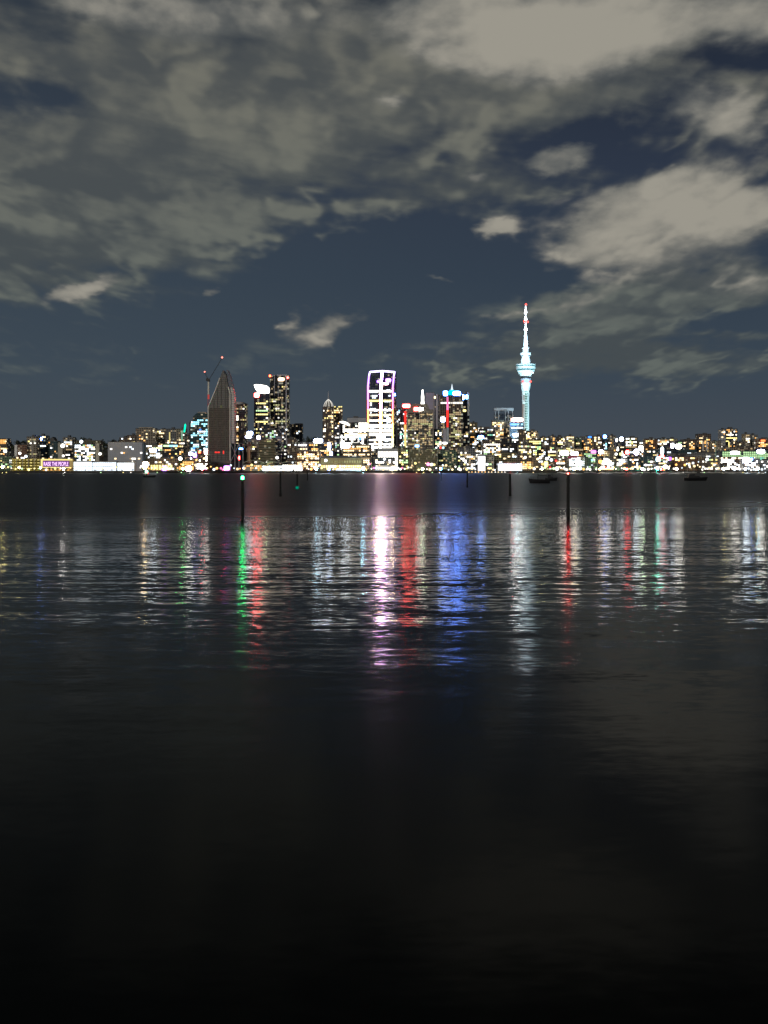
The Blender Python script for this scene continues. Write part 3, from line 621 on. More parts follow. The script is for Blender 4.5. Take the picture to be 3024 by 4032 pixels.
b = B('apartment_tower', 'brown tower crowned by rows of orange windows beside the lattice dome', 1314.5, 1348, 1604, 2250, 'brown', 'amber', .05, cw=2.4, slab=.12, pier=.45, plant=False)
b.h += 4; b.windows('amber', .9, zmin=b.lz(1624), cw=4.2, ww=3.2); b.h -= 4
B('office_block', 'navy block with green-white windows between the domed tower and the white office', 1316, 1338, 1672, 2150, 'navy', 'green', .22, plant=False)
B('office_block', 'pale grey flat-topped block peeking over the blazing white office', 1367, 1442, 1645, 2450, 'pale', 'mix', 0, slab=.9)
b = Bld('office_block', 'blazing white office with stacked lit floors left of the neon-edged tower', 1336, 1446, 1664, 2170, 'building')
b.body(wall('black', 3.6, 4, .2, .1)); b.roof(False)
MB().prism([b.pt(*p) for p in ((1336, 1663), (1336, 1660), (1350, 1658), (1368, 1663), (1378, 1672), (1376, 1678), (1350, 1668))], b.fy - 3, b.fy - .3).build('curved_canopy', light('white', 3), b.root)
R_ = lambda py: int(b.lz(py) / 3.6 - .3)
def lit_floor(bb, x0, x1, y0, y1, c, st, n, front=.0, nm='lit_floor'):
    for i in range(n):
        a = x0 + (x1 - x0) * i / n; e = x0 + (x1 - x0) * (i + 1) / n - .6
        bb.window((bb.lx(a) + bb.lx(e)) / 2, (bb.lz(y0) + bb.lz(y1)) / 2, bb.lx(e) - bb.lx(a), bb.lz(y0) - bb.lz(y1), c, st, nm, front)
lit_floor(b, 1358, 1446, 1688, 1699, 'white', 2.4, 8); lit_floor(b, 1412, 1446, 1664, 1686, 'white', 2.4, 3); lit_floor(b, 1356, 1446, 1707, 1716, 'warm', 2.4, 8); lit_floor(b, 1338, 1440, 1717.5, 1724, 'cool', 2.4, 9)
lit_floor(b, 1376, 1400, 1726, 1733, 'white', 2.4, 2); lit_floor(b, 1338, 1412, 1742, 1749, 'white', 2.4, 7); b.windows('mix', .28); b.sign('blue_sign', 1418, 1727, 8, 11, 'blue', 3, None); b.done()
b = B('office_block', 'dark brown waterfront block full of orange windows below the white office', 1345, 1462, 1752, 2095, 'brown', 'warm', .42, plant=True)
b.sign('lit_sign', 1360, 1757, 36, 13, 'cool', 8, 'blue', 1.5); b.done()
# sandstone ferry terminal
b = Bld('ferry_terminal', 'long low sandstone ferry terminal floodlit amber with dark roof', 1262, 1424, 1803, 2055, 'building')
b.body(pmat('sandstone', (.55, .42, .20))); MB().prism([(-b.w - .4, b.h + .02), (b.w + .4, b.h + .02), (b.w - 4, b.h + 3.2), (-b.w + 4, b.h + 3.2)], b.fy - .4, -b.fy).build('roof', M_roof, b.root)
for i in range(16): b.window(-b.w + 3 + i * (2 * b.w - 6) / 15, b.lz(1818), 2.0, 4.2, 'olive', .35 + .25 * (i > 8), 'tall_window')
for i in range(18): b.window(-b.w + 2.5 + i * (2 * b.w - 5) / 17, b.lz(1837), 2.8, 4.6, random.choice(('amber', 'yellow', 'white', 'warm')), 3, 'lit_arch')
b.done()
shed('low waterfront market with a long blazing white front below the ferry terminal', 1322, 1420, 1842, 2012, 'cool', 2.0, 14, rows=1, wh=.55, name='market_hall')
# ---------- neon-edged tower
b = Bld('neon_edged_tower', 'tall tower outlined in white, violet, red and orange neon edges', 1449, 1561, 1457, 2200, 'tower', depth=40)
O = lambda px, py, y: (b.lx(px), y, b.lz(py))
rows_ = [(1449, 1497, 1545, 1561, 1840), (1449, 1500, 1547, 1561, 1520), (1453, 1503.5, 1551, 1562, 1480), (1457, 1506, 1554, 1562, 1463)]
mb = MB()
for (a, c_, d, e, y) in rows_: mb.v += [O(a, y, b.fy), O(c_, y, b.fy - 5), O(d, y, b.fy), O(e, y, b.fy + 14), O(e, y, -b.fy), O(a, y, -b.fy)]
for k in range(3):
    for i in range(6): j = (i + 1) % 6; mb.f.append((k * 6 + i, k * 6 + j, k * 6 + 6 + j, k * 6 + 6 + i))
mb.f.append(tuple(18 + i for i in range(6))); mb.build('wall', wall('navy', 3.6, 4, .22, .1), b.root)
SEG = [(1463, 1480, 'violet', 'cool'), (1480, 1520, 'violet', 'lilac'), (1520, 1575, 'magenta', 'lilac'), (1575, 1612, 'red', 'pink'), (1612, 1665, 'red', 'amber'), (1665, 1725, 'amber', 'yellow'), (1725, 1800, 'yellow', 'white')]
def edge_x(col, py):
    for k in range(3):
        y0, y1 = rows_[k][4], rows_[k + 1][4]
        if y1 <= py <= y0: tt = (py - y0) / (y1 - y0); return rows_[k][col] + (rows_[k + 1][col] - rows_[k][col]) * tt
    return rows_[3][col]
def neon(col, ybk, hw, ymax, st):
    for (ya, yb, halo, core) in SEG:
        yb2 = min(yb, ymax)
        if yb2 <= ya: continue
        subs = [(ya, yb2)] if not (ya < 1520 < yb2) else [(ya, 1520), (1520, yb2)]
        for (p, q) in subs:
            for (w_, fr_, c_, s_, nm) in ((hw + 2.0, .7, halo, 1.5, 'neon_halo'), (hw, 1.2, core, st, 'neon_strip')):  # wider coloured strip added to imitate the glow around each neon core
                xa, xb = edge_x(col, p), edge_x(col, q); k_ = 1
                v = [(b.lx(xb) - w_ * .48, ybk - fr_, b.lz(q)), (b.lx(xb) + w_ * .48, ybk - fr_, b.lz(q)), (b.lx(xa) + w_ * .48, ybk - fr_, b.lz(p)), (b.lx(xa) - w_ * .48, ybk - fr_, b.lz(p))]
                m_ = MB(); m_.v = v + [(x, ybk - .1 if nm == 'neon_halo' else ybk - .72, z) for x, y, z in v]; m_.f = [(0, 1, 2, 3), (7, 6, 5, 4), (0, 4, 5, 1), (1, 5, 6, 2), (2, 6, 7, 3), (3, 7, 4, 0)]
                m_.build(nm, light(c_, s_), b.root)
neon(0, b.fy - .3, 2.2, 1700, 4); neon(1, b.fy - 5.2, 4.0, 1795, 85); neon(2, b.fy - .3, 2.2, 1760, 4)
m_ = MB()
for (a, c_) in ((0, 1), (1, 2)):
    p = O(rows_[3][a], 1462, b.fy - (5 if a == 1 else 0) - .8); q = O(rows_[3][c_] , 1462 if c_ == 1 else 1465, b.fy - (5 if c_ == 1 else 0) - .8); m_.tube((p[0], p[1], p[2] - (1.2 if a == 0 else 0)), q, 1.7)
m_.build('crown_neon', emat('pale_violet_neon', (.72, .62, 1), 3.5), b.root)
def rf(y0, y1, c, st, n, x0=1453, x1=1543):
    lit_floor(b, x0, 1494, y0, y1, c, st, n, 4.0, 'lit_floor'); lit_floor(b, 1503, x1, y0, y1, c, st, n, 4.0, 'lit_floor')
rf(1537, 1545, 'white', 3, 4); rf(1575, 1582, 'yellow', 2.2, 6); rf(1612, 1619, 'white', 2.5, 3); rf(1631, 1638, 'warm', 2.6, 6); rf(1653, 1660, 'white', 3, 3); rf(1671, 1684, 'white', 2.6, 3); rf(1690, 1702, 'white', 2.6, 3)
rf(1706, 1716, 'white', 2.6, 4); rf(1730, 1736, 'white', 2.6, 2); rf(1746, 1752, 'white', 2.6, 2); rf(1757, 1766, 'white', 2.6, 2)
b.sign('crown_lamp', 1529, 1498, 20, 12, 'white', 10, 'violet', 2.0, front=5.5); b.sign('crown_lamp', 1518, 1512, 22, 7, 'white', 8, 'pink', 2.0, front=5.6); b.sign('crown_lamp', 1489, 1503, 8, 8, 'white', 6, 'violet', 2, front=5)
b.sign('core_glow_panel', 1500, 1722, 34, 26, 'white', 8, None, front=5.8); b.sign('blue_lamp', 1554, 1553, 6, 10, 'cyan', 3, 'blue', 2.5, front=-6)
b.windows('mix', .16, x0=b.lx(1455), x1=b.lx(1494), zmax=b.lz(1530), front=3.4); b.windows('mix', .2, x0=b.lx(1505), x1=b.lx(1544), zmax=b.lz(1530), front=3.4); b.done()
shed('blown-out white podium hall at the foot of the neon-edged tower', 1488, 1572, 1766, 2128, 'white', 3, 8, rows=2, name='podium_hall')
b = shed('long lit shed with grey roof on the wharf below the podium hall', 1478, 1562, 1832, 2015, 'white', 2, 10, rows=1, name='wharf_shed')
B('office_block', 'grey block with one bright row below the podium hall', 1470, 1556, 1802, 2070, 'grey', 'bright', .12, plant=False)
# ---------- pale tower with red strip
b = B('office_tower', 'pale blue-grey tower with a red to orange strip down its edge', 1562, 1613, 1609, 2255, 'lilac', 'cool', .16, cw=3.2, slab=.3)
b.sign('red_sign', 1600, 1598, 30, 14, 'pink', 12, 'red', 6.0)
for (y0, y1, c_, s_) in ((1620, 1645, 'red', 1.6), (1645, 1672, 'red', 1.2), (1672, 1700, 'amber', 1.4), (1700, 1730, 'warm', 1.1), (1730, 1765, 'yellow', 1.1)): b.box('strip_light', light(c_, s_), 1591, 1600, y0, y1 - .4, .9, .6)
b.done()
# concrete bank tower
b = Bld('office_tower', 'concrete-framed office with deep floor bands and a red and white roof sign', 1604, 1706, 1626, 2215, 'tower')
b.body(wall('black', 3.6, 4, .1, .05))
fm = pmat('grid_concrete', (.36, .33, .27))
for (a, c_) in ((1605, 1633), (1652, 1677), (1677.5, 1706)):
    g = MB(); 
    for px in (a, c_): g.box(b.lx(px) - .9, b.lx(px) + .9, b.fy - .9, b.fy - .02, 0, b.h)
    z = 2.0
    while z < b.h: g.box(b.lx(a) + .95, b.lx(c_) - .95, b.fy - .7, b.fy - .03, z, z + 1.3); z += 3.6
    g.build('floor_frame', fm, b.root)
MB().box(-b.w, b.w, b.fy, -b.fy, b.h + .02, b.lz(1612)).build('upper_storey', pmat('roof_stone', (.24, .21, .17)), b.root)
MB().plan([(b.lx(1612), b.fy + 1), (b.lx(1692), b.fy + 1), (b.lx(1692), -b.fy - 1), (b.lx(1612), -b.fy - 1)], b.lz(1611.9), b.lz(1590), .75, b.lx(1655), 0).build('stepped_roof', pmat('roof_stone', (.24, .21, .17)), b.root)
b.sign('roof_sign', 1637, 1611, 16, 15, 'pink', 9, 'red', 4.0, front=1.3); b.sign('roof_sign', 1655, 1611, 24, 12, 'white', 12, None, front=1.5)
b.windows('olive', .14, front=.75, zmax=b.lz(1650), k=1.2); b.windows('mix', .12, front=.75); b.sign('blue_sign', 1642, 1756, 16, 9, 'cyan', 4, 'blue', 1.5); b.done()
mp = thing('lit_mast', 'brilliant white mast on the concrete-framed office roof', 'mast', (WX(1664, 2222), 2222, WZ(1594, 2222)))
MB().lathe([(3.2, 0), (3.4, 3), (2.6, 8), (2.8, 16), (1.9, 21), (1.5, 25), (1.8, 27), (.8, 29.5)], 12).build('mast', light('white', 5), mp); MB().lathe([(3.6, -1), (3.6, -.02)], 12).build('mast_base', M_conc, mp)
b = B('office_tower', 'tall plain lilac slab tower behind the lit white mast', 1676, 1711, 1546, 2360, 'lilac', 'mix', 0, slab=.97, plant=False)
b = B('office_tower', 'thin tower with pale corner ribs between the lilac slab and blue-crowned tower', 1712, 1729, 1553, 2350, 'navy', 'warm', .0, plant=False)
b.box('rib', M_conc, 1706.5, 1709.5, 1566, 1700, 1.2, 1); b.box('rib', pmat('lilac_fin', (.5, .49, .55)), 1716, 1724, 1552, 1690, 1.0, .9); b.sign('lamp', 1712, 1565, 6, 10, 'warm', 4, None)
B('office_block', 'dark glass block with yellow windows between the concrete office and blue-crowned tower', 1704, 1740, 1690, 2225, 'teal', 'mix', .20, plant=False)
# ---------- blue-crowned tower
b = Bld('blue_crowned_tower', 'brown tower with cyan crown, blue lamps and a red neon strip', 1731, 1822, 1557, 2230, 'tower')
b.body(wall('brown', 3.6, 4, .2, .25)); b.roof(False)
MB().plan([(b.lx(1758), -8), (b.lx(1802), -8), (b.lx(1802), 8), (b.lx(1758), 8)], b.h + .71, b.lz(1534), .35, b.lx(1780), 0).build('crown', emat('cyan_crown', (.0, .62, 1), 1.5), b.root)
MB().lathe([(3, b.lz(1540)), (2, b.lz(1530)), (.3, b.lz(1510))], 8, b.lx(1781)).build('spire', light('cool', 1.2), b.root)
b.sign('crown_lamp', 1754, 1549, 16, 18, 'cool', 14, 'blue', 8.0, front=.6); b.sign('crown_lamp', 1798, 1549, 30, 16, 'cool', 16, 'blue', 8.0, front=.6)
for (y0, y1, c_, s_) in ((1562, 1590, 'pink', 1.0), (1590, 1615, 'pink', 1.4), (1615, 1645, 'red', 1.6), (1645, 1683, 'red', 1.1)): b.box('strip_light', light(c_, s_), 1758, 1766, y0, y1 - .4, 1.1, .8)
b.box('lower_fin', pmat('pale_blue_fin', (.5, .56, .6)), 1758, 1767, 1684, 1746, 1.1, .8); b.box('pale_panel', pmat('lilac_fin', (.5, .49, .55)), 1742, 1757, 1690, 1742, .8, .6)
for i in range(7): b.window(b.lx(1741 + i * 12.5), b.lz(1586.5), 4.6 if i % 2 else 5.4, 3.0, 'white', 2.6 if i != 3 else 1.0, 'lit_window', .1)
b.windows('olive', .38, x0=b.lx(1768), zmax=b.lz(1615), k=1.1); b.windows('warm', .25, x1=b.lx(1757), zmax=b.lz(1630)); b.sign('lit_sign', 1751, 1745, 20, 8, 'white', 5, None); b.done()
b = Bld('office_tower', 'black glass tower with a pale blue-lit right edge beside the blue-crowned tower', 1822.5, 1848, 1547, 2250, 'tower')
b.body(wall('black', 3.6, 4, .08, .06)); b.roof(True); b.box('lit_edge_strip', pmat('pale_blue_fin', (.5, .56, .6)), 1840, 1847, 1545, 1637, 1.0, .9)  # pale blue base colour imitates the light along this edge
b.sign('blue_lamp', 1823, 1564, 9, 20, 'cool', 8, 'blue', 3.0); b.sign('blue_lamp', 1838, 1563, 9, 16, 'violet', 3, 'blue', 3.0, front=1.6); b.sign('yellow_window', 1829, 1617, 13, 9, 'yellow', 2.5, None); b.windows('warm', .08, zmax=b.lz(1660)); b.done()
# ---------- centre-right rows
B('office_block', 'dark fluted building with close vertical ribs behind the waterfront lamps', 1613, 1722, 1771, 2090, 'olive', 'olive', .04, cw=2.0, slab=.06, pier=.5)
b = B('office_block', 'small olive mid-rise with few windows right of the podium hall', 1566, 1612, 1763, 2105, 'olive', 'yellow', .25)
b = B('office_block', 'grey-green block with a small red and blue sign above its left corner', 1724, 1800, 1772, 2120, 'green', 'olive', .22); b.sign('wall_sign', 1735, 1763, 7, 8, 'red', 3, None); b.sign('wall_sign', 1745, 1763, 8, 8, 'cyan', 3, None)
B('office_block', 'grey block with white window pairs right of the grey-green block', 1801, 1874, 1764, 2130, 'grey', 'mix', .20)
B('office_block', 'curved-top olive block on the slope right of the black glass tower', 1849, 1880, 1664, 2520, 'olive', 'warm', .18)
B('office_block', 'low dark block on the slope beside the curved-top block', 1880, 1914, 1684, 2500, 'olive', 'warm', .2)
b = B('office_block', 'dark block with bright oval blue-white lamp on its corner', 1850, 1902, 1712, 2300, 'olive', 'mix', .34); b.sign('corner_lamp', 1893, 1722, 22, 13, 'cool', 8, 'blue', 2.5)
B('office_block', 'dark flat block with green-white top windows left of the frame-crowned tower', 1888, 1950, 1688, 2400, 'navy', 'green', .2)
b = Bld('office_tower', 'dark tower crowned by an open pale concrete frame', 1949, 2021, 1628, 2560, 'tower')
b.body(wall('navy', 3.6, 4, .25, .2)); f = pmat('grid_concrete', (.36, .33, .27)); b.box('crown_beam', pmat('lilac_fin', (.5, .49, .55)), 1947, 2022, 1606, 1617, 1, 22)
for a in (1950, 1963, 1990, 2001, 2018): b.box('crown_post', pmat('lilac_fin', (.5, .49, .55)), a - 1.3, a + 1.3, 1617.2, 1660, 1.2, 1.2)
b.windows('warm', .06, zmax=b.lz(1660)); b.done()
B('apartment_block', 'brown apartment block with big yellow windows below the concrete frame crown', 1937, 1985, 1655, 2440, 'brown', 'warm', .34)
B('apartment_block', 'dim brown block between the yellow-windowed flats and the blue-lit office', 1986, 2013, 1658, 2470, 'brown', 'warm', .08)
b = B('office_tower', 'blue-lit office with a long red and white roof sign beside the needle tower', 2009, 2063, 1665, 2330, 'navy', 'cyan', .12)
b.sign('roof_sign', 2036, 1653, 46, 13, 'white', 14, 'red', 3.0); b.sign('blue_panel', 2022, 1671, 26, 9, 'cyan', 1.2, 'blue', 1.2); b.windows('cool', 0, rows=(int(b.lz(1686) / 3.6),)); b.sign('lit_panel', 2032, 1712, 26, 10, 'cool', 7, 'blue', 2.0); b.done()
B('apartment_block', 'brown block with vertical ribs right below the needle tower shaft', 2042, 2072, 1692, 2290, 'brown', 'olive', .12, cw=2.4, slab=.15, pier=.5)
b = B('apartment_block', 'warm block full of pinkish windows at the needle tower foot', 2068, 2118, 1697, 2310, 'brown', 'warm', .48); b.box('end_wall', M_conc, 2114, 2123, 1706, 1760, .5, 14)
B('office_block', 'black glass cube below the blue-lit office', 1974, 2042, 1727, 2240, 'black', 'cool', .08)
B('office_block', 'brown and grey block with a blue awning light left of the black cube', 1900, 1974, 1733, 2200, 'brown', 'mix', .28)
B('office_block', 'beige block with green and warm windows right of the black cube', 2043, 2092, 1748, 2200, 'beige', 'mix', .25)
B('office_block', 'dark block with two yellow windows on top, right of the needle tower', 2080, 2132, 1730, 2250, 'black', 'yellow', .2)
b = shed('blown-out white rectangle of light beside the beige quay building', 1882, 1911, 1791, 2066, 'white', 3, 3, rows=3, wh=.3, name='lit_hall')
B('office_block', 'beige quay building lit yellow right of the white rectangle of light', 1912, 1944, 1792, 2072, 'cream', 'yellow', .20)
B('office_block', 'olive quay block with sparse windows behind the white marquee', 1946, 2035, 1782, 2110, 'olive', 'mix', .12)
B('office_block', 'brown quay block with paired orange windows right of the olive quay block', 2036, 2096, 1790, 2100, 'brown', 'amber', .3)
shed('long white marquee glowing on the quay left of the moored boats', 1962, 2056, 1823, 2024, 'cool', 2.4, 9, rows=2, name='marquee')
# ---------- right-hand skyline
SKY = [(2126, 2163, 1721, 'beige', 'mix', .22), (2164, 2189, 1717, 'grey', 'amber', .2), (2190, 2229, 1720, 'brown', 'warm', .26), (2229, 2262, 1717, 'cream', 'mix', .12),
       (2262, 2289, 1724, 'green', 'warm', .14), (2289, 2336, 1719, 'grey', 'amber', .2), (2338, 2371, 1717, 'brown', 'warm', .16), (2372, 2394, 1719, 'teal', 'cyan', .2),
       (2395, 2425, 1716, 'beige', 'warm', .08), (2426, 2459, 1727, 'navy', 'bright', .16), (2460, 2511, 1723, 'olive', 'mix', .5), (2512, 2538, 1740, 'cream', 'mix', .04),
       (2540, 2588, 1728, 'rust', 'amber', .12), (2589, 2634, 1727, 'navy', 'mix', .42), (2635, 2668, 1728, 'cream', 'mix', .18), (2669, 2700, 1736, 'navy', 'mix', .3),
       (2701, 2741, 1730, 'brown', 'amber', .34), (2748, 2800, 1709, 'brown', 'amber', .14), (2801, 2838, 1737, 'beige', 'warm', .22), (2839, 2857, 1692, 'pale', 'warm', .14),
       (2858, 2904, 1689, 'navy', 'warm', .22), (2905, 2931, 1740, 'brown', 'warm', .25), (2932, 2956, 1709, 'beige', 'mix', .26), (2957, 2985, 1713, 'grey', 'warm', .12), (2986, 3060, 1727, 'rust', 'amber', .22)]
NUM = ['first', 'second', 'third', 'fourth', 'fifth', 'sixth', 'seventh', 'eighth', 'ninth', 'tenth', 'eleventh', 'twelfth', 'thirteenth', 'fourteenth', 'fifteenth', 'sixteenth', 'seventeenth', 'eighteenth', 'nineteenth', 'twentieth',
       'twenty-first', 'twenty-second', 'twenty-third', 'twenty-fourth', 'twenty-fifth', 'twenty-sixth']
for i, (a, c_, y, wl, pal, fr_) in enumerate(SKY):
    tw = y < 1712
    b = B('apartment_tower' if tw else 'apartment_block', '%s %s with %s windows, %s on the skyline right of the needle tower' % (wl, 'tower' if tw else 'block', {'mix': 'mixed', 'bright': 'bright white'}.get(pal, pal), NUM[i]), a, c_, y, 2480 + (i % 3) * 30, wl, pal, fr_)
    if i == 5: b.sign('roof_sign', 2322, 1721, 14, 7, 'blue', 3, None)
    if i == 7: b.sign('roof_lamp', 2381, 1719, 11, 12, 'cool', 8, 'blue', 3.0)
    if i == 9: b.sign('roof_lamp', 2447, 1729, 13, 15, 'cool', 6, 'blue', 1.0); b.sign('roof_lamp', 2428, 1733, 8, 14, 'white', 5, None)
    if i == 11: b.sign('sail_light', 2526, 1768, 22, 24, 'white', 6, None)
    if i == 17:
        for q in (2768, 2783, 2796): b.box('wall_rib', M_wp, q - 3, q + 3, 1736, 1785, .6, .5)
    if i == 20:
        for q in range(9): b.window(b.lx(2860 + (q if q < 3 else 3) * 3.4 - 16 * (q < 0)), b.lz(1737 + 4.4 * max(0, q - 2)), 2.0, 2.2, 'yellow', 2.0)
    if i == 24: b.sign('red_glow_sign', 3004, 1735, 18, 8, 'amber', 1.2, 'red', .9)
MID = [(2098, 2150, 1762, 'grey', 'mix', .22), (2151, 2196, 1757, 'brown', 'mix', .24), (2197, 2262, 1762, 'cream', 'yellow', .25), (2263, 2298, 1765, 'brown', 'warm', .18), (2299, 2348, 1782, 'teal', 'green', .42),
       (2349, 2402, 1770, 'navy', 'mix', .3), (2403, 2430, 1760, 'beige', 'amber', .14), (2431, 2476, 1768, 'black', 'bright', .24), (2477, 2528, 1775, 'grey', 'mix', .16), (2542, 2600, 1772, 'teal', 'mix', .18),
       (2601, 2668, 1764, 'navy', 'mix', .26), (2669, 2742, 1770, 'teal', 'cool', .12), (2743, 2828, 1780, 'grey', 'cool', .06), (2829, 2905, 1762, 'beige', 'amber', .10), (2906, 2972, 1758, 'brown', 'mix', .16), (2973, 3070, 1768, 'black', 'cool', .16)]
for i, (a, c_, y, wl, pal, fr_) in enumerate(MID):
    b = B('office_block', '%s mid-rise with %s windows, %s in the middle row right of the needle tower' % (wl, {'mix': 'mixed', 'bright': 'bright white'}.get(pal, pal), NUM[i]), a, c_, y, 2260 + (i % 2) * 26, wl, pal, fr_)
LOW = [(2100, 2140, 1800, 'brown', 'mix', .2), (2142, 2180, 1806, 'olive', 'yellow', .3), (2182, 2232, 1809, 'brown', 'warm', .3), (2234, 2300, 1797, 'cream', 'bright', .4), (2302, 2352, 1804, 'green', 'green', .35), (2356, 2362, 1800, 'grey', 'mix', .1),
       (2364, 2418, 1812, 'cream', 'bright', .5), (2420, 2470, 1806, 'grey', 'mix', .45), (2472, 2520, 1801, 'navy', 'mix', .4), (2522, 2580, 1799, 'teal', 'mix', .22), (2582, 2640, 1795, 'navy', 'mix', .3),
       (2642, 2760, 1798, 'rust', 'warm', .08), (2762, 2836, 1801, 'brown', 'mix', .12), (2838, 2925, 1799, 'brown', 'bright', .3), (2927, 2990, 1806, 'pale', 'bright', .22), (2992, 3070, 1812, 'pale', 'cool', .2)]
for i, (a, c_, y, wl, pal, fr_) in enumerate(LOW):
    b = B('quay_building', '%s low quay building with %s windows, %s along the marina' % (wl, {'mix': 'mixed', 'bright': 'bright white'}.get(pal, pal), NUM[i]), a, c_, y, 2075 + (i % 2) * 24, wl, pal, fr_, plant=False, fh=3.2)
    if i == 3: b.sign('lit_sign', 2222, 1784, 34, 16, 'white', 8, None); b.sign('lit_sign', 2262, 1786, 30, 14, 'white', 8, None); b.box('red_awning', emat('dim_red_awning', (.28, .05, .08), .8), 2236, 2273, 1797, 1804, 1, 1)
    if i == 4: b.sign('green_sign', 2345, 1842, 10, 10, 'green', 2, None)
b = B('stadium_shed', 'long glass-fronted shed with green-white light rows behind the marina', 2838, 3064, 1774, 2180, 'teal', 'mintrow', .4, plant=False, depth=30)
b.sign('lit_panel', 2893, 1783, 34, 12, 'white', 7, None); b.sign('lit_panel', 2995, 1778, 30, 16, 'white', 9, 'blue', 1.2); b.done()
B('warehouse', 'long dark warehouse with a pale roof edge behind the marina masts', 2640, 2836, 1786, 2150, 'grey', 'mix', .03, plant=False, slab=.7)
for (px, py, w, h, c_, s_, halo, rs, lab) in (
        (603, 1773, 26, 14, 'cool', 10, 'blue', 2.0, 'big blue-white flood of light in front of the olive mid-rise'),
        (2470, 1781, 15, 16, 'pink', 7, 'red', .7, 'pink round sign in front of the bright-windowed block'),
        (2444, 1788, 12, 12, 'olive', 1.6, None, 1, 'lime round lamp left of the pink round sign'),
        (2505, 1780, 15, 22, 'cool', 10, 'violet', .8, 'tall white lamp right of the pink round sign'),
        (2592, 1808, 15, 16, 'cool', 9, 'cyan', 2.2, 'cyan-haloed round sign on the marina front'),
        (2607, 1776, 11, 26, 'cool', 6, 'cyan', .8, 'upright pale blue sign above the red one'),
        (2607, 1797, 15, 9, 'pink', 3, 'red', 2.2, 'small red sign beside the cyan-haloed sign'),
        (2390, 1820, 32, 16, 'white', 8, None, 1, 'long cream sign panel on the marina front'),
        (2364, 1818, 15, 14, 'amber', 2.6, None, 1, 'orange box sign left of the long cream panel'),
        (2638, 1806, 9, 10, 'violet', 2, 'violet', 2.4, 'violet sign right of the cyan-haloed sign'),
        (2337, 1779, 20, 12, 'pink', 3, 'violet', .6, 'pinkish sign above the green-lit quay building'),
        (2366, 1779, 19, 15, 'white', 7, 'violet', .5, 'white sign right of the pinkish sign'),
        (2150, 1828, 14, 22, 'yellow', 3.0, 'yellow', 1.0, 'bright yellow lit panel by the moored boats'),
        (2959, 1808, 9, 8, 'cyan', 2, 'blue', 2.5, 'small blue diamond-bright sign over the marina'),
        (2938, 1812, 26, 22, 'cool', 8, 'violet', .6, 'cluster of blue-white floodlights at the right quay'),
        (2672, 1758, 24, 18, 'white', 7, None, 1, 'oval white floodlight on a roof right of the marina sail light'),
        (2647, 1755, 12, 18, 'cool', 7, 'violet', .6, 'narrow white floodlight left of the oval roof floodlight'),
        (1744, 1652, 16, 18, 'cool', 9, 'blue', 2.0, 'round white lamp with blue rim low on the blue-crowned tower'),
        (984, 1706, 22, 14, 'cool', 9, 'blue', 2.0, 'white globe light above the terracotta-lit building'),
        (978, 1720, 24, 9, 'cool', 7, 'violet', .8, 'wide white light just under the white globe light'),
        (1018, 1723, 13, 14, 'cool', 7, 'violet', .8, 'round white light right of the white globe light'),
        (572 + 0, 1830, 21, 23, 'white', 11, 'amber', 1.2, 'largest round white light on the quay, right of the hotel'),
        (647, 1844, 19, 17, 'cool', 10, 'violet', 2.5, 'white round light with violet rim on the quay edge'),
        (743, 1845, 22, 18, 'white', 9, 'pink', 2.5, 'white light with pink rim in front of the amber-lit block'),
        (893, 1843, 22, 17, 'white', 9, 'violet', 2.5, 'violet-haloed white light panel below the braced podium')):
    Dq = 2020 if py > 1815 else (2065 if py > 1765 else 2170 if px < 1900 and py < 1700 else 2120)
    r = Bld('light_sign', lab, px - w / 2, px + w / 2, py - h / 2, Dq, 'lit sign', ybase=None, depth=1)
    s_o = r.sign('sign_panel', px, py, w, h, c_, s_, halo, rs, front=0)
    MB().tube((0, .6, 0), (0, .6, r.lz(py)), .35).build('post', M_dark, r.root)
# ------------------------------------------------------------------ needle tower
D = 2400.0; gx = WX(2073, D); gz = ground(gx, D) - 1
b = Bld('needle_tower', 'tall floodlit white needle tower with round viewing decks and red mast lamps', 2059, 2087, 1195, D, 'tower', depth=28)
k = D / F; zz = lambda py: b.lz(py); root = b.root; off = b.lx(2073)
def pr(l): return [(r * k, zz(y)) for y, r in l]
MB().lathe(pr([(1860, 14.5), (1700, 14.2), (1562, 14), (1535, 15.5), (1514, 19), (1504, 20.2)]), 32, off).build('shaft', M_white, root, True)
MB().lathe(pr([(1503.8, 20.6), (1490, 20.6), (1489, 19)]), 32, off).build('collar', pmat('grey_collar', (.42, .42, .50)), root)
MB().lathe(pr([(1488.8, 17.5), (1479, 17.5)]), 32, off).build('dark_band', M_dark, root)
MB().lathe(pr([(1478.8, 21), (1471, 25), (1466, 30), (1459, 34.5), (1457, 36)]), 32, off).build('pod_base', M_white, root)
MB().lathe(pr([(1456.8, 33), (1451.5, 34)]), 32, off).build('viewing_deck', emat('teal_deck_light', (.12, .36, .42), .8), root)
MB().lathe(pr([(1451.3, 38.5), (1445, 39.5), (1441, 39.5)]), 32, off).build('deck_rim', M_white, root)
MB().lathe(pr([(1440.8, 36), (1436, 36.5)]), 32, off).build('viewing_deck', emat('teal_deck_light', (.12, .36, .42), .8), root)
MB().lathe(pr([(1435.8, 40), (1433, 40), (1432.5, 20)]), 32, off).build('deck_rim', M_white, root)
MB().lathe(pr([(1432.3, 17), (1424, 19.5), (1414, 17.5), (1402.5, 14)]), 24, off).build('upper_pod', M_white, root)
MB().lathe(pr([(1402.3, 17), (1399, 17)]), 24, off).build('gallery_ring', M_steel, root); MB().lathe(pr([(1396, 20), (1391, 21.5), (1388, 21)]), 24, off).build('gallery_ring', M_white, root)
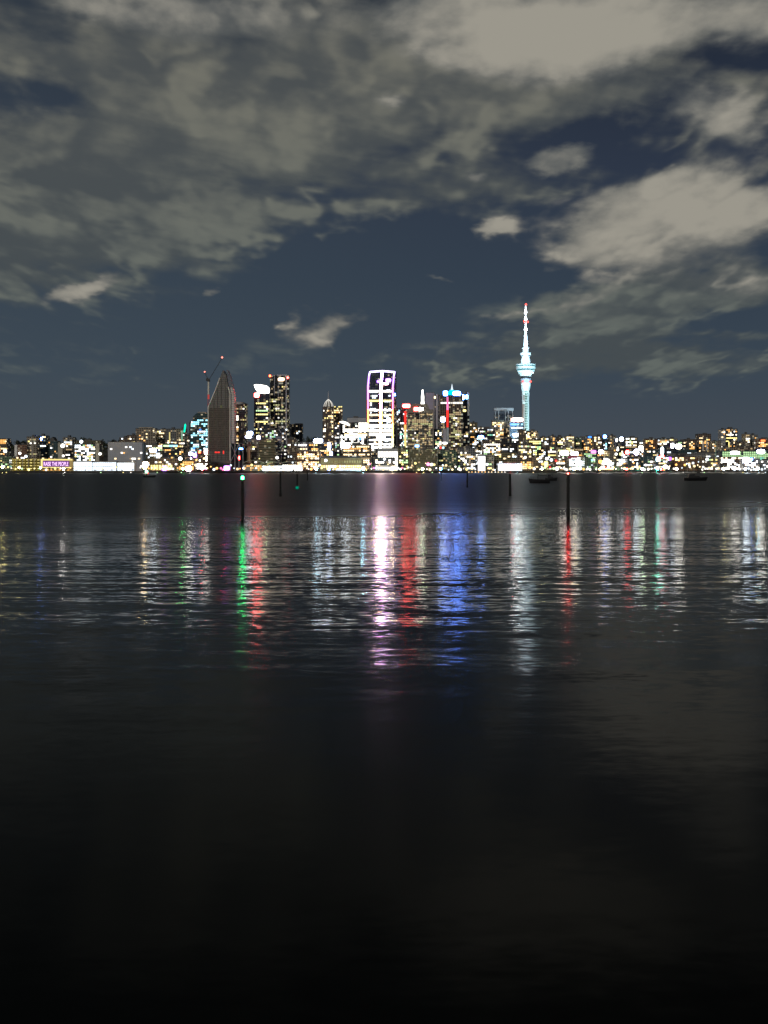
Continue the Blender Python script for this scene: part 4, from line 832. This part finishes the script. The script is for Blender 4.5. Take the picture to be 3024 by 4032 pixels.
MB().lathe(pr([(1398.8, 12), (1376, 11), (1370, 9)]), 24, off).build('mast_base', M_white, root); MB().lathe(pr([(1372, 13.5), (1367.5, 14)]), 24, off).build('gallery_ring', M_white, root)
MB().lathe(pr([(1369.8, 9), (1345, 8.2), (1318, 6.2), (1302, 4.6)]), 16, off).build('mast', M_white, root, True)
MB().lathe(pr([(1301.8, 4.2), (1272, 4.2), (1250, 3), (1205, 2.0)]), 12, off).build('upper_mast', M_white, root)
for (py, rr, hh, s_) in ((1292, 6.0, 11, 16.0), (1251, 5.2, 10, 16.0), (1223, 4.8, 11, 16.0), (1206, 3.2, 6, 3)):
    MB().lathe([(rr * k * .5, zz(py + hh)), (rr * k, zz(py + hh * .3)), (rr * k * .45, zz(py - hh))], 12, off).build('mast_lamp', light('cool', s_), root)
for (px, py, rr) in ((2073, 1197, 4.5), (2066, 1263, 4), (2080, 1265, 4), (2059, 1502, 4), (2090, 1502, 4)):
    MB().ball(b.lx(px), b.fy + (8 if py < 1400 else 2), zz(py), rr * k).build('warning_light', emat('warning_red', (1, .10, .08), 3), root)
MB().lathe(pr([(1268.5, 6), (1264, 7.5)]), 12, off).build('lamp_ring', emat('warning_red', (1, .10, .08), 3), root)
for (xo) in (-2.2, 3.2):
    m = MB(); z = zz(1690)
    while z < zz(1530): m.box(off + xo * k - .9, off + xo * k + .9, -14.2 * k - .5, -13 * k, z, z + 3.2); z += 5.2
    m.build('shaft_slots', pmat('green_slot', (.08, .22, .16)), root)
dl = MB()
for i in range(40):
    a = 2 * math.pi * i / 40; dl.ball(off + 22 * k * math.cos(a) * 1.2, 22 * k * math.sin(a) * 1.2, zz(1468), .7, n=5, k=4)
for i in range(7):
    q = random.uniform(math.pi * 1.1, math.pi * 1.9); MB().ball(off + 31 * k * math.cos(q), 31 * k * math.sin(q), zz(random.choice((1461, 1467, 1454))), 1.5, n=6, k=4).build('deck_lamp', light('cool', 2.5), root)
def flood(x, y, z, tx, ty, tz, energy, size, col, nm='floodlight'):
    l = bpy.data.lights.new(nm, 'SPOT'); l.energy = energy; l.spot_size = R(size); l.spot_blend = .6; l.color = col; l.shadow_soft_size = 1.5
    o = bpy.data.objects.new(nm, l); COL.objects.link(o); o.location = (x, y, z); d = Vector((tx - x, ty - y, tz - z)); o.rotation_euler = d.to_track_quat('-Z', 'Y').to_euler()
TX, TY = root.location.x + off, root.location.y
zw = lambda py: WZ(py, D)
flood(TX - 70, TY - 150, zw(1740), TX, TY, zw(1600), 2.0e6, 48, (.50, .86, 1.0)); flood(TX + 90, TY - 140, zw(1740), TX, TY, zw(1580), 1.6e6, 50, (.50, .90, 1.0))
flood(TX + 10, TY - 190, zw(1560), TX, TY, zw(1450), 2.2e6, 30, (.42, .82, 1.0)); flood(TX - 30, TY - 170, zw(1480), TX, TY, zw(1345), 4.5e6, 34, (.52, .80, 1.0)); flood(TX + 40, TY - 170, zw(1400), TX, TY, zw(1290), 3.5e6, 30, (.52, .78, 1.0))

# ------------------------------------------------------------------ quay lamps
def lamp(px, py, Dq, c, st, r, label, group, name='street_lamp'):
    x = WX(px, Dq); g = ground(x, Dq) if Dq > 1999 else 0; z = WZ(py, Dq)
    o = MB().tube((0, 0, 0), (0, 0, max(1, z - g - r * .7)), .22, .14).build(name, M_dark); o.location = (x, Dq, g)
    key = ('L', r, c, st)
    if key not in WIN: WIN[key] = MB().ball(0, 0, 0, r, r, r * .95).mesh('lamp_head', light(c, st))
    h = bpy.data.objects.new('lamp_head', WIN[key]); COL.objects.link(h); h.parent = o; h.location = (0, 0, z - g)
    return tag(o, label, 'street lamp', group)
NM = {'white': 'white', 'cool': 'bluish white', 'warm': 'warm white', 'yellow': 'yellow', 'amber': 'orange', 'green': 'pale green', 'cyan': 'cyan', 'red': 'red', 'pink': 'pink', 'blue': 'blue', 'violet': 'violet'}
for (px, py, r_, c_, lab) in ((20, 1776, 3.8, 'white', 'tall white flood lamp at the left edge of the quay'), (78, 1785, 3.0, 'white', 'big white lamp above the yellow parking deck'), (102, 1797, 3.0, 'cool', 'bluish lamp just right of the big lamp above the parking deck'),
        (247, 1755, 4.4, 'white', 'largest white lamp above the billboard'), (320, 1739, 3.6, 'cool', 'tall bluish lamp on the cream-ended flats side'), (394, 1787, 3.2, 'white', 'white lamp right of the cream end wall'), (249, 1795, 2.6, 'white', 'white lamp right above the billboard frame'),
        (625, 1797, 3.4, 'white', 'pale white lamp above the arcaded waterfront block'), (710, 1806, 4.0, 'white', 'tall flared white lamp left of the blue office foot'), (1091, 1802, 3.0, 'white', 'white lamp above the bright ferry shed'),
        (1283, 1813, 3.0, 'cool', 'bluish lamp above the left end of the ferry terminal'), (1465, 1758, 3.4, 'cool', 'white lamp left of the neon tower foot'), (1686, 1828, 3.4, 'pink', 'pinkish white lamp in front of the fluted building'),
        (1700, 1829, 3.0, 'white', 'white lamp beside the pinkish lamp by the fluted building'), (2068, 1801, 2.6, 'white', 'white lamp right of the olive quay block'), (2128, 1802, 3.0, 'white', 'white lamp above the yellow panel'),
        (2153, 1806, 3.2, 'cool', 'bluish lamp right of the yellow panel'), (2171, 1811, 3.0, 'cool', 'second bluish lamp right of the yellow panel'), (2283, 1844, 3.6, 'cool', 'round white lamp low on the marina edge'),
        (2193, 1845, 3.8, 'white', 'wide white lamp low by the near dark pile'), (2784, 1809, 3.0, 'cool', 'bluish lamp over the warehouse'), (2620, 1838, 4.4, 'white', 'large leaning white light on the marina front'), (2426, 1788, 2.8, 'white', 'white lamp left of the lime lamp'), (2432, 1771, 2.8, 'white', 'white lamp above the lime lamp')):
    lamp(px, py, 2030 if py > 1800 else 2150, c_, 5.0 if r_ > 3.5 else 4.0, r_ * .9, lab, None)
ZONES = [(0, 160, 14, 'in front of the yellow parking deck', ('yellow', 'white', 'green')), (160, 290, 7, 'in front of the billboard building', ('amber', 'yellow', 'white')), (290, 560, 18, 'in front of the white glazed terminal', ('cool', 'white', 'yellow')),
         (560, 760, 26, 'in front of the arcaded blocks', ('warm', 'white', 'amber', 'yellow')), (760, 960, 28, 'below the dark pointed tower', ('white', 'warm', 'amber', 'pink', 'cool')), (960, 1190, 22, 'around the ferry sheds', ('white', 'yellow', 'cool', 'warm')),
         (1190, 1450, 40, 'along the ferry terminal', ('white', 'amber', 'cool', 'yellow', 'warm')), (1450, 1620, 26, 'below the neon-edged tower', ('white', 'warm', 'pink', 'cool')), (1620, 1880, 34, 'below the blue-crowned tower', ('white', 'yellow', 'warm', 'cool')),
         (1880, 2120, 34, 'below the needle tower', ('white', 'cool', 'warm', 'amber')), (2120, 2400, 40, 'behind the two moored boats', ('white', 'cool', 'warm', 'green', 'amber', 'red', 'cyan')), (2400, 2700, 40, 'along the middle of the marina', ('white', 'cool', 'warm', 'yellow', 'amber')), (2700, 3024, 48, 'along the right end of the marina', ('white', 'cool', 'warm', 'cool'))]
ORD = NUM + ['twenty-seventh', 'twenty-eighth', 'twenty-ninth', 'thirtieth']
for (a, c_, n, where, cols) in ZONES:
    n = int(n * .66); cnt = {}
    for i in range(n):
        px = a + (c_ - a) * (i + random.uniform(.1, .9)) / n; row = random.random()
        if row < .62: Dq = random.uniform(2000.5, 2008); py = random.uniform(1842, 1850)
        elif row < .86: Dq = random.uniform(2012, 2018); py = random.uniform(1826, 1842)
        else: Dq = random.uniform(2066, 2072); py = random.uniform(1804, 1830)
        cc = random.choice(cols); k = cnt.get(cc, 0); cnt[cc] = k + 1
        lamp(px, py, Dq, cc, random.choice((1.6, 2.0, 3.0)), random.choice((1.3, 1.8, 2.3)), '%s %s lamp from the left %s' % (ORD[k], NM[cc], where), '%s lamps %s' % (NM[cc], where))
# the strongest lights, whose columns stripe the water
for (px, py, c_, st, r_, lab) in ((10, 1838, 'yellow', 22, 2.2, 'fierce yellow-green floodlight at the left edge of the seawall'), (75, 1841, 'yellow', 10, 1.8, 'yellow floodlight before the yellow parking deck'), (160, 1842, 'cool', 10, 1.6, 'bluish floodlight at the left post of the billboard'),
        (250, 1846, 'white', 26, 2.0, 'fierce white floodlight below the billboard'), (570, 1842, 'goldhot', 34, 2.6, 'fierce golden floodlight by the lantern buoy'), (720, 1846, 'greenhot', 26, 1.9, 'green floodlight on the quay below the green light blade'),
        (796, 1847, 'redhot', 30, 2.0, 'red floodlight on the quay below the blue office'), (885, 1848, 'redhot', 14, 1.6, 'red floodlight below the right side of the pointed tower'), (1045, 1846, 'green', 14, 2.2, 'pale green floodlight under the bright ferry shed'),
        (1245, 1846, 'cyan', 24, 2.2, 'blue-white floodlight at the left end of the ferry terminal'), (1295, 1848, 'bluehot', 16, 1.6, 'blue floodlight at the front of the ferry terminal'), (1430, 1845, 'cyan', 44, 2.6, 'fierce cyan-white floodlight left of the neon tower wharf'),
        (1545, 1845, 'warm', 40, 2.6, 'fierce cream floodlight on the wharf right below the neon tower'), (1664, 1846, 'green', 18, 2.0, 'pale green floodlight before the fluted building'), (1735, 1846, 'bluehot', 30, 2.0, 'blue floodlight before the grey-green block'),
        (1890, 1846, 'cyan', 10, 1.8, 'bluish floodlight by the white rectangle of light'), (2012, 1847, 'redhot', 34, 2.0, 'red floodlight on the quay before the white marquee'), (2038, 1846, 'cyan', 22, 2.2, 'cyan floodlight right of the red one before the marquee'),
        (2135, 1846, 'yellow', 16, 1.8, 'yellow floodlight on the seawall behind the nearest yacht'), (2262, 1846, 'yellow', 16, 2.0, 'cream floodlight right of the thick unlit pile'), (2362, 1847, 'amber', 12, 1.7, 'orange floodlight before the long cream panel'),
        (2467, 1847, 'redhot', 16, 1.7, 'red floodlight under the pink round sign'), (2528, 1846, 'green', 20, 2.2, 'pale green-white floodlight under the white sail-shaped light'), (2588, 1846, 'teal', 30, 2.2, 'teal floodlight under the cyan-haloed sign'),
        (2604, 1848, 'redhot', 9, 1.5, 'small red floodlight right of the teal one'), (2665, 1846, 'white', 10, 2.0, 'white floodlight under the oval roof light'), (2850, 1846, 'yellow', 12, 2.0, 'yellow floodlight right of the green-lit mast'),
        (2935, 1846, 'cool', 12, 2.0, 'bluish floodlight under the right quay light cluster'), (2985, 1845, 'cyan', 18, 2.0, 'cyan floodlight near the right edge of the marina'), (2978, 1849, 'yellow', 14, 1.6, 'yellow floodlight left of the cyan one near the right edge')):
    lamp(px, py, 1999.8, c_, st * 6.0, r_, lab, None, 'floodlight_post')
# ------------------------------------------------------------------ trees
def leaf_mesh(name, rx, ry, rz, n, mat, leaf=1.2, seed=0):
    rr = random.Random(seed); mb = MB(); cl = [(rr.uniform(-.55, .55) * rx, rr.uniform(-.5, .5) * ry, rr.uniform(-.5, .6) * rz, rr.uniform(.28, .5)) for _ in range(9)]
    for i in range(n):
        c = rr.choice(cl); a = rr.uniform(0, 6.28); e = math.acos(rr.uniform(-1, 1)); q = rr.random() ** .4 * c[3]
        p = Vector((c[0] + rx * q * math.sin(e) * math.cos(a), c[1] + ry * q * math.sin(e) * math.sin(a), c[2] + rz * q * math.cos(e)))
        u = Vector((rr.uniform(-1, 1), rr.uniform(-1, 1), rr.uniform(-1, 1))).normalized() * leaf; w = u.orthogonal().normalized() * leaf * rr.uniform(.4, .9); bb = len(mb.v)
        mb.v += [tuple(p - u), tuple(p + w), tuple(p + u), tuple(p - w)]; mb.f.append((bb, bb + 1, bb + 2, bb + 3))
    return mb.mesh(name, mat)
M_leaf = pmat('dark_foliage', (.045, .06, .025), .8, 0, .5, .4); M_bark = pmat('bark', (.06, .045, .03), .9)
LM = [leaf_mesh('crown', 1, 1, 1, 260, M_leaf, .13, i) for i in range(4)]
def tree(x, y, z, w, h, label, group):
    o = MB().tube((0, 0, -1), (0, 0, h * .5), w * .07, w * .04).build('tree', M_bark); o.name = 'tree'; o.location = (x, y, z)
    br_ = MB()
    for q in range(4): a = q * 1.57 + .4; br_.tube((0, 0, h * (.3 + .05 * q)), (w * .3 * math.cos(a), w * .3 * math.sin(a), h * .62), w * .025, w * .012)
    br_.build('limb', M_bark, o)
    c = bpy.data.objects.new('crown', random.choice(LM)); COL.objects.link(c); c.parent = o; c.location = (0, 0, h * .66); c.scale = (w * .62, w * .62, h * .42); c.rotation_euler = (0, 0, random.uniform(0, 6))
    return tag(o, label, 'tree', group)
for px in (166, 178, 192, 205, 222, 238, 254, 262, 283): tree(WX(px, 2010), 2010 + random.uniform(0, 4), QUAY, random.uniform(5.5, 7.5), random.uniform(5.5, 7.0), 'low dark round tree before the billboard, %s from the left' % NUM[(166, 178, 192, 205, 222, 238, 254, 262, 283).index(px)], 'quay trees in front of the billboard')
for px in (300, 335, 372, 405, 440, 480, 520): tree(WX(px, 2008), 2008 + random.uniform(0, 4), QUAY, random.uniform(3.5, 5.5), random.uniform(2.6, 4.0), 'small bushy tree before the white glazed terminal, %s from the left' % NUM[(300, 335, 372, 405, 440, 480, 520).index(px)], 'quay trees before the white terminal')
for px in (822, 850, 875, 900): tree(WX(px, 2040), 2040, QUAY, 9, random.uniform(11, 15), 'dark quay tree below the pointed tower, %s from the left' % NUM[(822, 850, 875, 900).index(px)], 'quay trees below the pointed tower')
QT = [1560, 1575, 1596, 1732, 1760, 1785, 1820, 2150, 2165, 2220, 2340, 2560, 2700, 2745]
for px in (1560, 1575, 1596, 1732, 1760, 1785, 1820, 2150, 2165, 2220, 2340, 2560, 2700, 2745): tree(WX(px, 2052), 2052 + random.uniform(0, 4), QUAY, 9, random.uniform(9, 14), 'dark quayside tree among the lamps, %s to the right of the neon-edged tower' % NUM[QT.index(px)], 'quay trees right of the neon-edged tower')
for px in (2140, 2158): tree(WX(px, 2034), 2034, QUAY, 7, 10, 'tree lit yellow just %s of the yellow panel' % ('left' if px < 2150 else 'right'), 'trees by the yellow panel')
RT = (58, 72, 88, 101, 392, 408, 425, 440, 455, 34, 466, 300, 318, 334, 350, 205, 1195, 1215, 1232, 1250)
for (px, py) in ((58, 1738), (72, 1733), (88, 1735), (101, 1737), (392, 1738), (408, 1734), (425, 1733), (440, 1731), (455, 1734), (34, 1733), (466, 1728), (300, 1724), (318, 1721), (334, 1722), (350, 1726), (205, 1727), (1195, 1722), (1215, 1719), (1232, 1720), (1250, 1722)):
    Dt = 2600.0; x = WX(px, Dt); g = ground(x, Dt); tree(x, Dt + random.uniform(-12, 12), g, 17, max(10, WZ(py, Dt) - g), 'dark %s tree on the ridge, %s from the left' % ('taller' if py < 1728 else 'lower', NUM[sorted(RT).index(px)]), 'trees on the ridge')
wd = MB(); rr = random.Random(5)
for i in range(5200):
    x = rr.uniform(-1150, 1150); y = rr.uniform(2750, 3150); g = ground(x, y) + rr.uniform(0, 11); s_ = rr.uniform(1.5, 3.6)
    u = Vector((rr.uniform(-1, 1), rr.uniform(-1, 1), rr.uniform(-1, 1))).normalized() * s_; w = u.orthogonal() * .8; bb = len(wd.v); p = Vector((x, y, g))
    wd.v += [tuple(p - u), tuple(p + w), tuple(p + u), tuple(p - w)]; wd.f.append((bb, bb + 1, bb + 2, bb + 3))
tag(wd.build('woodland', M_leaf), 'dark wooded ridge far behind the city blocks', 'woodland', kind='stuff')

# ------------------------------------------------------------------ boats
def hull(L, Wd, H, n=14, sheer=.35):
    m = MB(); secs = []
    for i in range(n + 1):
        t_ = i / n; x = -L / 2 + L * t_; wv = Wd / 2 * (1 - max(0, (t_ - .45) / .55) ** 2.2) * (.82 + .18 * min(1, t_ * 3)); wv = max(wv, .04)
        top = H + sheer * (t_ - .35) ** 2 * 2.2; rake = L * .06 * max(0, (t_ - .8) / .2)
        secs.append([(x - rake * .0, -wv, top), (x - rake, -wv * .8, H * .35), (x - rake * 1.3, -wv * .45, -.25), (x - rake * 1.3, wv * .45, -.25), (x - rake, wv * .8, H * .35), (x, wv, top)])
    for s_ in secs: m.v += s_
    for i in range(n):
        for j in range(5): a = i * 6 + j; m.f.append((a, a + 1, a + 7, a + 6))
        m.f.append((i * 6 + 5, i * 6, i * 6 + 6, i * 6 + 11))
    m.f.append(tuple(range(5, -1, -1))); m.f.append(tuple(n * 6 + j for j in range(6)))
    return m
def boat(px, py_base, wpx, label, name='moored_yacht', mast=0.0, cabin=True, flip=False, light_=None, furl=True, hull_h=1.0, hullmat=None, rails=True):
    Db = CAMZ * F / (py_base - HOR); L = wpx * Db / F
    o = thing(name, label, 'boat', (WX(px, Db), Db, 0)); o.rotation_euler = (0, 0, R(172 if flip else -8))
    hull(L, L * .3, hull_h).build('hull', hullmat or M_hull, o)
    if cabin:
        c = MB().prism([(-L * .32, hull_h), (L * .20, hull_h), (L * .12, hull_h + .7), (-L * .02, hull_h + .85), (-L * .05, hull_h + 1.5), (-L * .28, hull_h + 1.45)], -L * .1, L * .1).build('cabin', M_hull, o)
        for q in (-.22, -.13): MB().box(L * q - .25, L * q + .25, -L * .1 - .03, -L * .1 - .005, hull_h + .85, hull_h + 1.2).build('cabin_window', pmat('boat_glass', (.03, .035, .04), .1), c)
    if rails:
        m = MB()
        for q in (-.45, -.38, -.3, .25, .35, .44): m.tube((L * q, -L * .08, hull_h), (L * q, -L * .08, hull_h + .85), .03, n=4)
        m.tube((-L * .45, -L * .08, hull_h + .85), (-L * .3, -L * .08, hull_h + .85), .03, n=4); m.tube((L * .25, -L * .08, hull_h + .85), (L * .44, -L * .06, hull_h + .85), .03, n=4); m.build('railing', M_dark, o)
    if mast:
        MB().tube((L * .06, 0, hull_h * .8), (L * .06, 0, mast), .10, .06).build('mast', M_dark, o)
        if furl: MB().tube((L * .05, 0, hull_h + 1.5), (-L * .36, 0, hull_h + 1.35), .22, .16).build('furled_sail', M_canvas, o)
        m = MB(); m.tube((L * .06, 0, mast * .97), (L * .47, 0, hull_h + .1), .02, n=3); m.tube((L * .06, 0, mast * .97), (-L * .46, 0, hull_h), .02, n=3); m.build('rigging', M_dark, o)
    if light_: MB().ball(L * .45 * (-1 if flip else 1) * light_[3], 0, light_[0], light_[2], n=8, k=6).build('lantern', light_[1], o)
    return o
boat(2123, 1902.5, 84, 'nearest dark moored yacht with bare mast and furled sail, left of the thick pile', mast=5.6, flip=True, cabin=False, hull_h=1.15)
boat(2171, 1893, 48, 'smaller dark yacht half hidden behind the nearest moored yacht', mast=5.2, hull_h=.95, furl=False, cabin=True)
boat(2740, 1892.5, 92, 'dark moored motor launch with a raised cabin off the marina', 'moored_launch', cabin=True, hull_h=1.2)
boat(590, 1880, 50, 'small dark boat low on the water below the hotel', 'moored_launch', cabin=False, hull_h=1.0, light_=None)
# anchor lantern near the small boat
lt = thing('lantern_buoy', 'bright white, green and red lantern buoy left of the small dark boat', 'buoy', (WX(577, 700), 700, 0))
MB().lathe([(.9, -.5), (.9, .5), (.3, .9), (.2, 2.6)], 12).build('float', M_dark, lt); MB().ball(0, 0, 3.4, 1.0).build('lantern', light('mint', 4), lt); MB().ball(.9, 0, 2.4, .45).build('lantern', light('red', 2.5), lt)
# marina yachts
MG = 'yachts moored along the marina'
def yacht(px, Dy, L, mh, mlit=None):
    o = hull(L, L * .28, 1.1, 8).build('moored_yacht', M_wp); o.location = (WX(px, Dy), Dy, 0); o.rotation_euler = (0, 0, R(random.choice((-12, 8, 172, 190))))
    MB().prism([(-L * .25, 1.1), (L * .15, 1.1), (L * .08, 1.7), (-L * .22, 1.8)], -L * .08, L * .08).build('cabin', M_wp, o)
    MB().tube((L * .05, 0, .9), (L * .05, 0, mh), .16, .1, n=5).build('mast', mlit or M_steel, o)
    MB().tube((L * .04, 0, 2.4), (-L * .38, 0, 2.3), .2, n=5).build('furled_sail', M_canvas, o); return o
for i, px in enumerate([2205, 2232, 2251, 2310, 2333, 2372, 2398, 2428, 2452, 2486, 2515, 2548, 2579, 2618, 2644, 2668, 2706, 2731, 2768, 2794, 2832, 2861, 2884, 2916, 2948, 2975, 3001]):
    mh = random.uniform(13, 30); tag(yacht(px, random.uniform(1968, 1990), random.uniform(10, 16), mh), 'small white yacht with a %s mast, %s from the left in the marina line' % ('tall thin' if mh > 21 else 'short thin', ORD[i]), 'boat', MG)
tag(yacht(2820, 1976, 18, WZ(1737, 1976), emat('mint_mast_light', (.35, .75, .5), .8)), 'yacht with its very tall mast lit pale green at the right of the marina', 'boat')
tag(yacht(2536, 1973, 18, WZ(1735, 1973)), 'yacht with a tall pale mast under the white sail-shaped light', 'boat')
for i, px in enumerate(list(range(1846, 1990, 13))):
    o = hull(5.0, 1.8, .9, 6).build('water_taxi', M_wp); o.location = (WX(px, 1984), 1984 + (i % 2) * 4, 0); MB().box(-1.2, 1.0, -.6, .6, .9, 1.9).build('cabin', M_wp, o)
    MB().ball(0, -.8, 1.6, .9, n=6, k=4).build('deck_lamp', light(random.choice(('amber', 'warm', 'white')), 2.5), o)
    tag(o, '%s small lit water taxi from the left, below the white rectangle of light' % NUM[i], 'boat', 'water taxis along the quay')
# dark finger wharf
for (a, c_, lab) in ((835, 962, 'dark timber finger wharf under the pointed tower'), (1475, 1722, 'dark timber wharf under the neon-edged tower'), (1722, 1846, 'low dark wharf section below the blue-crowned tower'), (600, 700, 'dark wharf edge below the arcaded block')):
    o = thing('wharf', lab, 'wharf', (WX((a + c_) / 2, 1985), 1985, 0)); w_ = (c_ - a) / 2 * 1985 / F
    MB().box(-w_, w_, -6, 8, 2.2, 3.4).build('deck', M_pile, o)
    m = MB(); x = -w_ + 1
    while x < w_: m.tube((x, -5.5, -3), (x, -5.5, 2.2), .35); x += 5
    m.build('pile_row', M_pile, o)
mk = {}
for (px, c_) in ((25, 'yellow'), (255, 'white'), (397, 'green'), (485, 'yellow'), (515, 'white'), (619, 'green'), (714, 'green'), (2100, 'warm'), (2690, 'white'), (2773, 'green'), (2925, 'yellow'), (2960, 'warm'), (2988, 'cool'), (3014, 'cool'), (1640, 'yellow'), (1668, 'yellow'), (1702, 'green'), (1730, 'warm')):
    mk[c_] = mk.get(c_, -1) + 1; lamp(px, 1860.5, 1975, c_, 1.4, 1.1, '%s %s mooring light from the left, low on the water by the seawall' % (NUM[mk[c_]], NM[c_]), '%s mooring lights by the seawall' % NM[c_], 'mooring_light')

# ------------------------------------------------------------------ channel piles
def pile(px, pyb, pyt, wpx, label, lamp_=None, bend=0):
    Dp = CAMZ * F / (pyb - HOR); r = wpx * Dp / F / 2; zt = WZ(pyt, Dp)
    o = thing('channel_pile', label, 'pile', (WX(px, Dp), Dp, 0)); prof = []; rr = random.Random(int(px)); m = MB(); n = 12; K = 14
    for i in range(K + 1):
        z = -3 + (zt + 3) * i / K; q = r * (1.0 + .10 * rr.uniform(-1, 1)) * (1.12 if z < .5 else 1.0) * (.8 if i == K else 1)
        for j in range(n): a = 2 * math.pi * j / n; m.v.append((q * math.cos(a) + bend * max(0, z / zt - .6) ** 2, q * math.sin(a), z))
    for i in range(K):
        for j in range(n): a = i * n + j; e = i * n + (j + 1) % n; m.f.append((a, e, e + n, a + n))
    m.f.append(tuple(K * n + j for j in range(n))); m.build('post', M_pile, o)
    return o, Dp, r, zt
o, Dp, r, zt = pile(955, 2048, 1895, 12, 'thick dark pile topped by a bright green beacon')
MB().lathe([(r * .6, zt), (r * 1.25, zt + .03), (r * 1.25, zt + .12), (r * .7, zt + .16)], 16).build('lantern_base', M_dark, o)
MB().lathe([(.085, zt + .16), (.10, zt + .22), (.10, zt + .34), (.05, zt + .40)], 16).build('lantern', emat('green_beacon', (.02, 1, .22), 120), o)
MB().ball(0, -.02, zt + .28, .075, n=10, k=6).build('lantern_core', emat('green_beacon_core', (.25, 1, .5), 60), o); o.children[-1].location = (0, -.09, 0)
MB().lathe([(.07, zt + .41), (.09, zt + .43), (.02, zt + .47)], 12).build('lantern_cap', M_dark, o)
o, Dp, r, zt = pile(2237, 2035, 1868, 13, 'thick dark pile right of the moored yachts with a hooded red lamp')
MB().lathe([(.03, zt + .01), (.045, zt + .04), (.045, zt + .11), (.03, zt + .13)], 14).build('lantern', emat('red_beacon', (1, .01, .008), 380), o)
MB().lathe([(.15, zt + .131), (.16, zt + .16), (.05, zt + .24)], 14).build('lantern_hood', M_dark, o)
pile(1104, 1955, 1862, 8, 'slim dark pile right of the green beacon pile'); 
o, Dp, r, zt = pile(1170, 1928, 1866, 6, 'thin dark pile with a small green glint at the waterline')
MB().lathe([(r * 1.3, .15), (r * 2.2, .25), (r * 2.2, .6), (r * 1.3, .7)], 12).build('lantern', emat('teal_glint', (0, .8, .45), .3), o)  # dim glowing ring imitates the green reflection at the waterline
pile(1211, 1892, 1849, 4, 'faint thin pile bent over at its top before the ferry sheds', bend=-1.6)
pile(1737, 1895, 1860, 4.5, 'short thin pile below the blue-crowned tower'); pile(1840, 1920, 1858, 5.5, 'thin dark pile between the blue-crowned and needle towers'); pile(2008, 1953, 1866, 9, 'dark pile with a knobbed top left of the nearest yacht')
